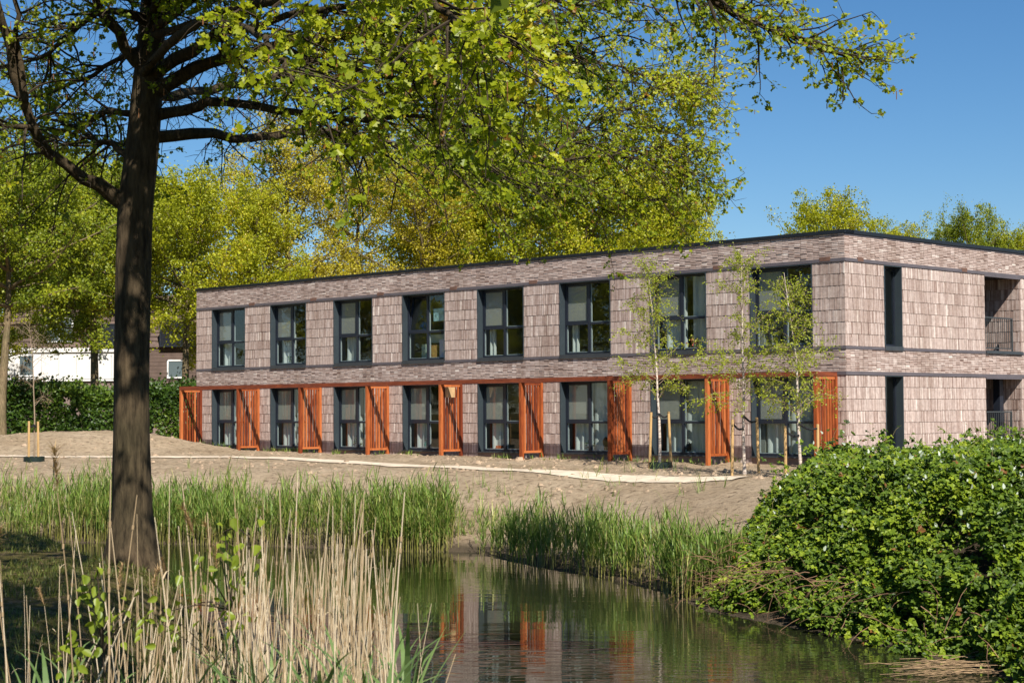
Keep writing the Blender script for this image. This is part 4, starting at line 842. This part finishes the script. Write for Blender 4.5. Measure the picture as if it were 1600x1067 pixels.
# ------------------------------------------------------------------ bramble thicket on the right bank
def bramble():
    r = np.random.default_rng(31)
    # mound: height above water over a footprint that follows the waterline
    foot = [(3.45, 30.9), (3.65, 28.9), (4.55, 26.5), (5.5, 24.0), (6.1, 21.8), (6.7, 18.5), (12, 17), (16, 26), (14, 35), (8.2, 37.8), (5.6, 37.0), (4.4, 35.4), (3.7, 33.2)]
    FT = np.array(foot)
    def inside_d(x, y):
        d = np.full(x.shape, 1e9); ins = np.zeros(x.shape, bool)
        for i in range(len(FT)):
            a = FT[i]; b = FT[(i + 1) % len(FT)]; e = b - a; t = np.clip(((x - a[0]) * e[0] + (y - a[1]) * e[1]) / (e @ e), 0, 1); d = np.minimum(d, np.hypot(x - a[0] - t * e[0], y - a[1] - t * e[1]))
            c = (a[1] > y) != (b[1] > y); ins ^= c & (x < a[0] + (y - a[1]) / (b[1] - a[1] + 1e-12) * e[0])
        return np.where(ins, d, -d)
    def top(x, y):
        d = inside_d(x, y); prof = 1 - (1 - np.clip(d / 2.6, 0, 1)) ** 2.2
        return (2.36 + 0.10 * (x - 8) * .6 + 0.9 * fbm(x * .35, y * .35, 3, 21)) * prof + .25 * fbm(x * 1.3, y * 1.3, 2, 22) + .05, d
    n = 355000; x = r.uniform(2.6, 14.5, n); y = r.uniform(18, 38.5, n); z1, d = top(x, y)
    k = (d > -.05) & (np.abs(x / y) < .39); x, y, z1, d = x[k], y[k], z1[k], d[k]; n = len(x)
    # leaves sit in a skin a few decimetres deep, in clumps, and hang over the water on the near side
    depth = r.gamma(1.5, .16, n); z = z1 - depth; sh = vnoise(x * 2.1 + z * 1.3, y * 2.1 - z * 1.1, 41); keep = (sh > .36) & (z > np.maximum(.02, gz(x, y) * .2)) & (r.random(n) < .8)
    # steep flank gets extra leaves
    m = 36000; q = r.uniform(0, 1, m); fl = spl(FT[:6], 600)[(q * 599).astype(int)]; fx = fl[:, 0] + r.normal(.12, .2, m); fy = fl[:, 1] + r.normal(.05, .2, m); zt, fd = top(fx + .5, fy + .15); fz = r.uniform(.02, 1, m) ** .9 * np.clip(zt, .3, 2.6)
    fx = fx + .42 * fz; fy = fy + .12 * fz; k2 = (vnoise(fx * 2.2 + fz * 1.5, fy * 2.2 - fz * 1.7, 43) > .42)
    # stray leafy shoots standing out of the mass
    SH = []; SP = []
    for i in range(420):
        sx, sy = r.uniform(3.2, 12), r.uniform(19, 37.5); zt, dd = top(np.array([sx]), np.array([sy]))
        if dd[0] < .15 or abs(sx / sy) > .32: continue
        q = branch(r, np.array([sx, sy, zt[0] - .15]), (r.normal(0, .5), r.normal(-.3, .5), 1), r.uniform(.25, .8), 6, -.5, .12); SH.append((q, np.linspace(.005, .002, 7), 3)); m_ = r.integers(7, 16); SP.append(q[r.integers(2, 7, m_)] + r.normal(0, .045, (m_, 3)))
    SP = np.concatenate(SP)
    X = np.concatenate([x[keep], fx[k2], SP[:, 0]]); Y = np.concatenate([y[keep], fy[k2], SP[:, 1]]); Z = np.concatenate([z[keep], fz[k2], SP[:, 2]]); n = len(X)
    P = np.column_stack([X, Y, Z]); root = empty('bramble_bush', (8.0, 28.0, 0.0), 'sprawling green bramble thicket with pale leaf undersides on the right bank', 'bush')
    # each leaf: three leaflets
    base_az = r.uniform(0, 2 * np.pi, n); A0 = np.stack([np.cos(base_az), np.sin(base_az), r.normal(-.35, .35, n)], -1); Nn = r.normal(0, .42, (n, 3)) + [.1, -.45, .8]
    S = r.uniform(.045, .098, n) * np.where(r.random(n) < .2, 1.3, 1); parts = []; tt = np.clip(.45 + .7 * fbm(X * .8, Y * .8 + Z, 2, 5) + r.normal(0, .2, n), 0, .94); tt = np.where(r.random(n) < .012, 1., tt); RR = []
    for rot, sc in ((0, 1.0), (1.25, .8), (-1.25, .8)):
        c, s = math.cos(rot), math.sin(rot); B = unit(np.cross(A0, Nn)); A = A0 * c + B * s; parts.append(scatter(QV * [1.15, 1, 1.6], QF, P, A, Nn, S * sc)); RR.append(np.repeat(tt, 2))
    V, F = merge(parts); o = mk('foliage', V, F, leafmat('bramble_leaf', [(0.0, (0.03, 0.06, 0.008)), (0.45, (0.10, 0.165, 0.012)), (0.9, (0.265, 0.34, 0.02)), (0.97, (0.33, 0.36, 0.03)), (1.0, (0.22, 0.10, 0.03))], 0.28, 0.5, 0.3), root, rnd=np.concatenate(RR)); o['kind'] = 'stuff'
    # upturned leaves that show their whitish undersides
    k = np.where((Z > 1.0) & (r.random(n) < .004 + .016 * sm((Z - 1) / 1.4) * (vnoise(X * .8, Y * .8, 77) > .4)))[0]; Pk = P[k] + [0, -.05, .06]; nk = len(k)
    V, F = scatter(RV * [.85, 1, 1], RF, Pk, r.normal(0, .5, (nk, 3)) + [0, 0, .9], r.normal(0, .4, (nk, 3)) + [.2, -1, .35], r.uniform(.045, .105, nk))
    o = mk('pale_leaves', V, F, leafmat('bramble_underside', [(0.0, (0.36, 0.42, 0.30)), (1.0, (0.62, 0.66, 0.55))], 0.2, .7, .2), root, rnd=np.repeat(r.random(nk), 2)); o['kind'] = 'stuff'
    # arching canes and dead twigs
    TB = SH
    for i in range(110):
        a = r.uniform(0, 1); f = spl(FT[:6], 100)[int(a * 99)]; px = f[0] + r.uniform(.2, 5); py = f[1] + r.uniform(0, 4); zt, dd = top(np.array([px]), np.array([py]))
        if dd[0] < .2: continue
        TB.append((branch(r, np.array([px, py, max(.2, zt[0] - .3)]), (r.normal(0, 1), r.normal(-.4, .6), r.uniform(.3, 1.3)), r.uniform(.5, 1.3), 6, -1.6, .1), np.linspace(.0045, .002, 7), 4))
    V, F = tubes(TB); o = mk('canes', V, F, plain('cane', (0.20, 0.16, 0.07), .8), root); o['kind'] = 'stuff'
    TB = []
    for i in range(360):
        a = r.beta(1.2, 3.2); f = spl(FT[:6], 100)[int(a * 99)]; p = np.array([f[0] + r.normal(.25, .3), f[1] + r.normal(.0, .3), r.uniform(.05, 1.05 - .5 * a)]); TB.append((branch(r, p, (r.normal(-.3, 1), r.normal(-.2, .8), r.normal(.1, .5)), r.uniform(.3, 1.1), 5, -.7, .16), np.linspace(.007, .002, 6), 3))
    V, F = tubes(TB); o = mk('dead_twigs', V, F, plain('dead_twig', (0.23, 0.13, 0.075), .9), root); o['kind'] = 'stuff'
bramble()
# drift of dead stems on the water at the foot of the bush
TB = []; r = np.random.default_rng(8)
for i in range(60):
    c = np.array([r.normal(5.5, .30), r.normal(22.1, .35), r.uniform(.01, .12)]); a = r.normal(.25, .35); l = r.uniform(.3, 1.1); d = np.array([math.cos(a), math.sin(a) * .4, r.normal(0, .05)]) * l / 2; TB.append((np.array([c - d, c + [0, 0, .02], c + d]), .004, 4))
V, F = tubes(TB); tag(mk('drifted_stems', V, F, plain('drift_straw', (0.30, 0.20, 0.11), .9)), 'raft of brown dead stems on the water below the bramble', 'dead stems', kind='stuff')

# ------------------------------------------------------------------ young birches with stakes
m, nt, out = mat('birch_bark'); b = bsdf(nt, out, .7, .25); n = noise(nt, 3, 4, .6, scl=(3, 3, 14)); r_ = ramp(nt, [(.36, (.10, .07, .055)), (.46, (.52, .42, .34)), (.7, (.72, .62, .53))]); nt.links.new(n.outputs[0], r_.inputs[0]); nt.links.new(r_.outputs[0], b.inputs['Base Color']); M_BIRCH = m
M_BLEAF = leafmat('birch_leaf', [(0, (.18, .23, .012)), (.6, (.32, .37, .02)), (1, (.46, .48, .05))], .4)
M_STAKE = plain('stake_wood', (.52, .33, .14), .75, .2, var=.2, scale=4, scl=(3, 3, .6)); M_STRAP = plain('rubber_strap', (.012, .012, .013), .7); M_TUB = plain('green_root_ring', (.012, .022, .018), .5)
M_THIN = plain('sapling_bark', (.27, .20, .13), .85)
def birch(px, d, ytop, label, seed, stakes, leafm=M_BLEAF, barkm=M_BIRCH, bare=False, ring=False, lean=0.0, slab=None):
    r = np.random.default_rng(seed); p = at(px, 700, d); b0 = np.array([p[0], p[1], float(gz(p[0], p[1]))]); H = at(px, ytop, d)[2] - b0[2]
    root = empty('birch_tree' if not bare else 'sapling', tuple(b0), label, 'tree', 'staked young trees')
    T = branch(r, b0 - [0, 0, .1], (lean, 0, 1), H + .1, 18, .05, .022); Rr = np.linspace(.045 if not bare else .032, .006, 19); Rr[0] *= 1.4
    V, F = tubes([(T, Rr, 10)]); mk('trunk', V, F, barkm, root, smooth=True); TB = []; LP = []
    ga = r.uniform(0, 6)
    for i in range(58 if not bare else 26):
        f = r.uniform(.30 if not bare else .38, .97); j = f * 18; j0 = int(j); s = T[j0] + (T[min(18, j0 + 1)] - T[j0]) * (j - j0); ga += 2.4 + r.normal(0, .4); L = (1.95 - 1.5 * f) * r.uniform(.7, 1.25) * H / 5.6
        q = branch(r, s, (math.cos(ga), math.sin(ga), .75 + .35 * f), L, 8, -.75 if f < .65 else -.1, .11); TB.append((q, np.linspace(.009, .0025, 9), 4)); tq = unit(np.gradient(q, axis=0))
        for t in range(int(3 + L * 5)):
            jj = r.integers(2, 9); z = branch(r, q[jj], unit(tq[jj] * .8 + perp(r, tq[jj])), r.uniform(.12, .5), 4, -.6, .15); TB.append((z, np.linspace(.003, .0015, 5), 3))
            LP.append(z[1:] + r.normal(0, .02, (4, 3))); LP.append((z[1:] + z[:-1]) / 2 + r.normal(0, .02, (4, 3)))
        LP.append(q[2:] + r.normal(0, .02, q[2:].shape))
    V, F = tubes(TB); o = mk('branches', V, F, M_THIN, root); o['kind'] = 'stuff'
    LP = np.concatenate(LP)
    if bare: LP = LP[r.random(len(LP)) < .30]
    else: LP = np.concatenate([LP, LP[r.random(len(LP)) < .5] + r.normal(0, .03, 3)])
    n = len(LP); V, F = scatter(SQV * [1.2, 1, 1], SQF, LP + r.normal(0, .015, (n, 3)), r.normal(0, .6, (n, 3)) + [0, 0, -.5], r.normal(0, .6, (n, 3)) + [.1, -.5, .6], r.uniform(.028, .055, n) * (1 if not bare else .7)); o = mk('crown', V, F, leafm, root, rnd=np.clip(r.normal(.5, .25, n), 0, 1)); o['kind'] = 'stuff'
    for i, (dx, dy, h, tl) in enumerate(stakes):
        sx, sy = b0[0] + dx, b0[1] + dy; g = float(gz(sx, sy)); st = empty('support_stake', (sx, sy, g), '%s wooden stake beside the %s' % (('left', 'right')[i % 2], slab), 'stake', 'stakes of the young trees')
        a = np.array([sx, sy, g - .1]); c = np.array([sx + tl, sy, g + h]); V, F = tubes([(spl([a, c], 4), [.038, .038, .037, .036], 8), (np.array([c, c + [0, 0, .004]]), [.036, .001], 8)]); mk('pole', V, F, M_STAKE, st, smooth=False)
        tz = g + h - .1; ti = int(np.argmin(np.abs(T[:, 2] - tz))); e = T[ti]
        V, F = tubes([(spl([c - [0, 0, .1], (c + e) / 2 - [0, .05, .14], e - [0, .05, .02]], 6), .026, 6)]); mk('strap', V, F, M_STRAP, st)
    if ring:
        th = np.linspace(0, 2 * np.pi, 25); ringp = np.stack([b0[0] + .33 * np.cos(th), b0[1] - .05 + .33 * np.sin(th), np.full(25, b0[2])], -1); V = np.concatenate([ringp[:-1] - [0, 0, .08], ringp[:-1] + [0, 0, .16], (ringp[:-1] - b0) * [.94, .94, 1] + b0 + [0, 0, .16], (ringp[:-1] - b0) * [.94, .94, 1] + b0 - [0, 0, .08]]); i = np.arange(24); j = (i + 1) % 24
        tag(mk('watering_ring', V, np.concatenate([np.stack([i + 24 * a_, j + 24 * a_, j + 24 * (a_ + 1), i + 24 * (a_ + 1)], -1) for a_ in range(3)]), M_TUB), 'dark green plastic watering ring around the %s' % slab, 'watering ring', 'watering rings')
birch(1031, 48.3, 408, 'young birch in front of the seventh window bay with two stakes', 51, [(-.30, -.12, 1.55, .06), (.30, -.1, 1.52, -.06)], ring=True, slab='birch at the seventh bay')
birch(1163, 44.1, 398, 'young birch in front of the wall between seventh and eighth bays', 52, [(-.33, -.1, 1.42, .03), (.36, 0, 1.40, -.04)], slab='birch between seventh and eighth bays')
birch(1252, 42.4, 424, 'young birch in front of the last window bay, foot hidden by brambles', 53, [(-.40, -.1, 1.25, .0), (.42, .1, 1.25, .0)], lean=-.06, slab='birch at the last bay')
M_SLEAF = leafmat('sapling_bud', [(0, (.20, .14, .05)), (1, (.34, .26, .10))], .3)
birch(54, 56.4, 500, 'thin almost leafless staked sapling on the sand in front of the hedge', 54, [(-.13, -.2, 1.3, .0), (.18, -.2, 1.3, -.02)], leafm=M_SLEAF, barkm=M_THIN, bare=True, ring=True, slab='leafless sapling')
pp = at(84, 735, 50.5); g = float(gz(pp[0], pp[1])); V, F = tubes([(np.array([[pp[0], pp[1], g - .1], [pp[0], pp[1], g + .35], [pp[0] + .01, pp[1], at(84, 714, 50.5)[2]]]), .022, 6)])
tag(mk('marker_post', V, F, M_STRAP), 'thin dark marker post standing in the left reeds', 'post')

# ------------------------------------------------------------------ hedge and houses at the left
def hedge():
    r = np.random.default_rng(61); root = empty('hedge', (-18, 74, 1.8), 'tall dark green hedge behind the sand mound', 'hedge'); n = 52000
    x = r.uniform(-25.5, -10.2, n); face = r.random(n) < .72; hgt = 2.35 + .8 * fbm(x * .4, x * 0, 3, 3); y = np.where(face, 73.2 + r.gamma(1.4, .18, n) + .8 * fbm(x * .7, x * 0 + 3, 2, 6), r.uniform(73, 75.5, n)); z = np.where(face, r.uniform(-.1, 1, n) * hgt, hgt + r.normal(-.05, .22, n))
    k = vnoise(x * 1.6, z * 1.6 + y * .5, 8) > .16; P = np.column_stack([x, y, z + 1.83])[k]; n = len(P); V, F = scatter(SQV, SQF, P, r.normal(0, 1, (n, 3)) + [0, 0, .3], r.normal(0, .6, (n, 3)) + [.1, -.7, .6], r.uniform(.09, .19, n))
    o = mk('foliage', V, F, M_HEDGE, root, rnd=np.clip(.45 + .9 * fbm(P[:, 0] * .7, P[:, 2] * .7, 2, 9) + r.normal(0, .2, n), 0, 1)); o['kind'] = 'stuff'
    TB = [(branch(r, np.array([xx, 74.6, 1.7]), (0, 0, 1), 2.6, 5, 0, .08), np.linspace(.05, .02, 6), 5) for xx in np.arange(-25, -10.5, .8)]; V, F = tubes(TB); o = mk('stems', V, F, M_BARK2, root); o['kind'] = 'stuff'
hedge()
M_TILE = plain('roof_tile', (.135, .095, .078), .8, .2, var=.2, scale=2, bmp=.2); M_WHITE = plain('white_panel', (.72, .70, .67), .6, .3, var=.04); M_WHF = plain('white_frame', (.75, .74, .72), .5); M_DARKG = plain('dark_roof_glass', (.018, .019, .026), .12, .6, var=.1); M_HB = plain('house_brick', (.22, .165, .14), .85, .2, var=.15, scale=4)
m, nt, out = mat('house_pane'); b = bsdf(nt, out, .05, .5, col=(.10, .13, .14)); M_PANE = m
HF = Frame((-27.5, 92.0), (1, 0), (0, -1))
def house(u0, u1, label, white):
    root = empty('house', (float(HF.P((u0 + u1) / 2, -4, 1.8)[0]), 96.0, 1.8), label, 'house')
    Zb, Zw, Ze, Zr = 1.5, 5.0, 6.75, 9.6
    HF.box('wall', [(u0, u1, -8, 0, Zb, Zw - .002)], M_HB, root)
    if white:
        n = round((u1 - u0) / .9); e = np.linspace(u0, u1, n + 1)
        for i in range(n): HF.box('wall_panel', (e[i] + .006, e[i + 1] - .006, -.3, .08, Zw + .12, Ze - .24), M_WHITE, root)
        HF.box('fascia', (u0, u1, -.3, .16, Ze - .23, Ze), M_WHITE, root); HF.box('base_trim', (u0, u1, -.3, .10, Zw, Zw + .10), M_WHITE, root); HF.box('wall', (u0, u1, -8, -.31, Zw, Ze), M_HB, root)
        for a, b_ in ((1.55, 2.45),) if u0 < 2 else ():
            w_ = HF.box('window', [(a, b_, .081, .13, Zw + .25, Zw + .33), (a, b_, .081, .13, Ze - .42, Ze - .34), (a, a + .09, .081, .13, Zw + .33, Ze - .42), (b_ - .09, b_, .081, .13, Zw + .33, Ze - .42)], M_WHF, root); HF.box('pane', (a + .09, b_ - .09, .082, .10, Zw + .33, Ze - .42), M_PANE, w_)
    else:
        HF.box('wall', (u0, u1, -8, 0, Zw, Ze), M_HB, root)
        n = 9; h = (Ze - Zw) / n
        for i in range(n): HF.box('shingle_row', (u0, u1, .001, .03 + .0, Zw + i * h + .012, Zw + (i + 1) * h), M_TILE, root)
        w_ = HF.box('window', [(u0 + 1.05, u0 + 2.0, .031, .09, Zw + .12, Zw + .2), (u0 + 1.05, u0 + 2.0, .031, .09, Zw + 1.02, Zw + 1.10), (u0 + 1.05, u0 + 1.13, .031, .09, Zw + .2, Zw + 1.02), (u0 + 1.92, u0 + 2.0, .031, .09, Zw + .2, Zw + 1.02)], M_WHF, root); HF.box('pane', (u0 + 1.13, u0 + 1.92, .032, .06, Zw + .2, Zw + 1.02), M_PANE, w_)
    # pitched roof in rows of tiles
    n = 12; dz = (Zr - Ze) / n; dn = 4.0 / n
    rf = HF.box('roof', [(u0, u1, -4.02, -3.98, Ze, Zr - .05)], M_TILE, root)
    for i in range(n):
        V, F = HF.boxes([(u0 - .05, u1 + .05, -dn * (i + 1) - .02, -dn * i + .12, Ze + dz * i, Ze + dz * i + .06)]); o2 = V.copy(); nn2 = (V @ np.array([0, -1, 0]) + 92.0); V[:, 2] += (-(nn2) - dn * i + .12) * (dz / dn); mk('tile_row', V, F, M_TILE, rf)
    def dorm(a, b_, za, zb, fr, gl, bars):
        nn_ = -(za - Ze) / dz * dn + .35; d = HF.box('dormer', [(a, b_, nn_ - 1.2, nn_, za, za + .06), (a, b_, nn_ - 1.2, nn_, zb - .06, zb)] + [(x - .04, x + .04, nn_ - .1, nn_, za + .06, zb - .06) for x in np.linspace(a + .04, b_ - .04, bars)], fr, root)
        xs = np.linspace(a + .04, b_ - .04, bars)
        for i in range(bars - 1): HF.box('pane', (xs[i] + .04, xs[i + 1] - .04, nn_ - .07, nn_ - .04, za + .06, zb - .06), gl, d)
    if white and u0 < 2: dorm(u0 + 2.9, u0 + 4.4, Ze + .3, Ze + 1.6, M_WHF, M_PANE, 3); dorm(u0 + 5.7, u0 + 8.0, Ze + .05, Ze + 1.25, M_FRAME, M_DARKG, 3)
    if not white: dorm(u0 + .7, u0 + 2.9, Ze + .02, Ze + 1.5, M_FRAME, M_DARKG, 3)
house(0.0, 8.3, 'white-panelled house with brown tiled roof behind the hedge', True)
house(8.32, 13.2, 'brown shingled house with dark roof window beside the oak trunk', False)

# ------------------------------------------------------------------ curtains and small things behind the windows
m, nt, out = mat('sheer_curtain'); b = nt.nodes.new('ShaderNodeBsdfDiffuse'); b.inputs[0].default_value = (.80, .80, .76, 1); t_ = nt.nodes.new('ShaderNodeBsdfTranslucent'); t_.inputs[0].default_value = (.6, .6, .57, 1); mx = nt.nodes.new('ShaderNodeMixShader'); mx.inputs[0].default_value = .25
nt.links.new(b.outputs[0], mx.inputs[1]); nt.links.new(t_.outputs[0], mx.inputs[2]); nt.links.new(mx.outputs[0], out.inputs[0]); M_CURT = m
ORD = ['first', 'second', 'third', 'fourth', 'fifth', 'sixth', 'seventh', 'eighth']
def curtain(k, upper, a, b_, side, seed):
    """k: bay counted from the left; a..b: part of the opening's width, from its left edge"""
    r = np.random.default_rng(seed); kk = 7 - k; u0 = W0 + BAY * kk; z0, z1 = (B2T + .08, B1B - .08) if upper else (LOWZ + .06, B3B - .08); ua, ub = u0 + WW * (1 - a), u0 + WW * (1 - b_)
    n = max(24, int(abs(ua - ub) / .018)); s = np.linspace(0, 1, n); ph = np.cumsum(r.uniform(.6, 1.4, n)) * .42; am = .03 + .015 * np.sin(s * 9); rows = []
    for zz, wsc in ((z1, .85), (z1 * .6 + z0 * .4, 1.0), (z0, 1.15)): rows.append(FL.P(ua + (ub - ua) * s + .01 * np.sin(ph * 2), -.42 + am * wsc * np.sin(ph), zz))
    V = np.concatenate(rows); i = np.arange(n - 1); F = np.concatenate([np.stack([i + n * q, i + 1 + n * q, i + 1 + n * (q + 1), i + n * (q + 1)], -1) for q in range(2)])
    tag(mk('curtain', V, F, M_CURT, smooth=True), 'white %scurtain inside the %s %s window from the left' % (side, ORD[k], 'upper' if upper else 'lower'), 'curtain', 'curtains in the windows')
CU = [(0, 1, .12, .42, ''), (1, 1, .12, .45, 'left '), (1, 1, .88, .98, 'narrow right '), (2, 1, .12, .40, ''), (4, 1, .08, .20, 'narrow '), (5, 1, .08, .20, 'narrow '), (6, 1, .14, .50, 'left '), (6, 1, .62, .98, 'right '),
      (0, 0, .12, .97, ''), (1, 0, .12, .55, 'left '), (1, 0, .62, .98, 'right '), (2, 0, .12, .52, 'left '), (2, 0, .56, .98, 'right '), (3, 0, .12, .34, 'left '), (3, 0, .70, .98, 'right '), (4, 0, .12, .34, 'left '), (4, 0, .74, .98, 'right '), (5, 0, .12, .98, ''), (6, 0, .12, .98, ''), (7, 0, .12, .98, '')]
for i, (k, up, a, b_, sd) in enumerate(CU): curtain(k, up, a, b_, sd, 100 + i)
def vase(name, prof, k, upper, a, label, cat, col, extra=None, n_=-.345, group='small things on the window sills'):
    kk = 7 - k; u = W0 + BAY * kk + WW * (1 - a); z = (B2T + .03 + .07) if upper else (LOWZ + .115); c = FL.P(u, n_, z); sd = 10; th = np.arange(sd) * 2 * np.pi / sd
    V = np.concatenate([np.stack([c[0] + r_ * np.cos(th), c[1] + r_ * np.sin(th), np.full(sd, z + h)], -1) for r_, h in prof]); i = np.arange(sd); j = (i + 1) % sd; F = np.concatenate([np.stack([i + sd * q, j + sd * q, j + sd * (q + 1), i + sd * (q + 1)], -1) for q in range(len(prof) - 1)])
    root = empty(name, tuple(c), label, cat, group); mk('pot' if extra else 'body', V, F, plain(name + '_glaze', col, .4), root, smooth=True)
    if extra:
        r = np.random.default_rng(int(a * 1000) + k); n = extra[0]; P = c + [0, 0, prof[-1][1] + .06] + r.normal(0, extra[1], (n, 3)) * [1, 1, 1.2]; V, F = scatter(QV, QF, P, r.normal(0, 1, (n, 3)) + [0, 0, .6], r.normal(0, 1, (n, 3)), r.uniform(.04, .09, n)); mk('leaves', V, F, leafmat(name + '_leaf', extra[2], .3), root, rnd=np.repeat(r.random(n), 2))
POT = [(.04, 0), (.06, .06), (.065, .11), (.055, .115)]; GR = [(0, (.03, .07, .015)), (1, (.08, .15, .03))]; RD = [(0, (.55, .05, .05)), (1, (.75, .22, .16))]
vase('potted_plant', POT, 1, 1, .38, 'potted plant on the sill of the second upper window', 'plant', (.3, .25, .2), (40, .06, GR))
vase('potted_plant', POT, 2, 0, .42, 'potted plant on the sill of the third lower window', 'plant', (.5, .5, .48), (50, .07, GR))
vase('potted_plant', POT, 5, 0, .44, 'leafy potted plant on the sill of the sixth lower window', 'plant', (.3, .2, .12), (60, .08, GR))
vase('flower_pot', POT, 6, 1, .68, 'pot with pink-red flowers in the seventh upper window', 'flowers', (.2, .3, .2), (40, .06, RD))
vase('flower_pot', POT, 6, 1, .45, 'pot with small dark red flowers in the seventh upper window', 'flowers', (.2, .3, .2), (24, .05, RD))
vase('bottle', [(.05, 0), (.055, .12), (.05, .17), (.018, .22), (.018, .27)], 4, 0, .46, 'white bottle on the sill of the fifth lower window', 'bottle', (.75, .75, .72))
vase('vase', [(.05, 0), (.08, .1), (.05, .2), (.03, .24), (.045, .27)], 3, 0, .38, 'teal vase on the sill of the fourth lower window', 'vase', (.08, .30, .28))
vase('vase', [(.05, 0), (.09, .1), (.06, .22), (.07, .27)], 7, 1, .36, 'round dark vase in the eighth upper window', 'vase', (.02, .02, .02))
vase('vase', [(.07, 0), (.10, .1), (.09, .22), (.04, .30)], 6, 0, .52, 'dark rounded vase on the sill of the seventh lower window', 'vase', (.02, .02, .022))
vase('figurine', [(.07, 0), (.05, .1), (.085, .2), (.10, .30), (.06, .38), (.02, .42)], 5, 0, .74, 'dark and orange figurine on the sill of the sixth lower window', 'figurine', (.18, .07, .02))
def sbox(name, k, upper, a, w_, d_, h, z_, col, label, cat, n_=-.36):
    kk = 7 - k; u = W0 + BAY * kk + WW * (1 - a); z = ((B2T + .10) if upper else (LOWZ + .115)) + z_; tag(FL.box(name, (u - w_ / 2, u + w_ / 2, n_ - d_, n_, z, z + h), plain(name + '_m', col, .7, var=.1)), label, cat, 'small things on the window sills')
sbox('small_box', 4, 0, .27, .26, .14, .11, 0, (.75, .16, .05), 'orange box on the sill of the fifth lower window', 'box')
sbox('binder', 3, 1, .76, .30, .1, .62, 0, (.62, .55, .66), 'pale lilac binder standing in the fourth upper window', 'binder')
sbox('cardboard_box', 3, 1, .56, .28, .2, .44, 0, (.48, .26, .08), 'brown cardboard box in the fourth upper window', 'box')
sbox('wall_cabinet', 3, 1, .46, 1.5, .35, .28, .55, (.62, .66, .60), 'white cabinet seen inside the fourth upper window', 'cabinet', -.9)
sbox('folder', 3, 1, .26, .5, .02, .5, 0, (.42, .50, .42), 'green-grey board in the fourth upper window', 'board', -.6)
kk = 4; u = W0 + BAY * kk + WW * (1 - .73); pic = FL.box('poster', (u - .26, u + .26, -.262, -.256, 6.33, 6.75), plain('poster_print', (.35, .55, .58), .6, var=.6, scale=6)); tag(pic, 'small blue-white picture stuck inside the fourth upper window pane', 'picture')
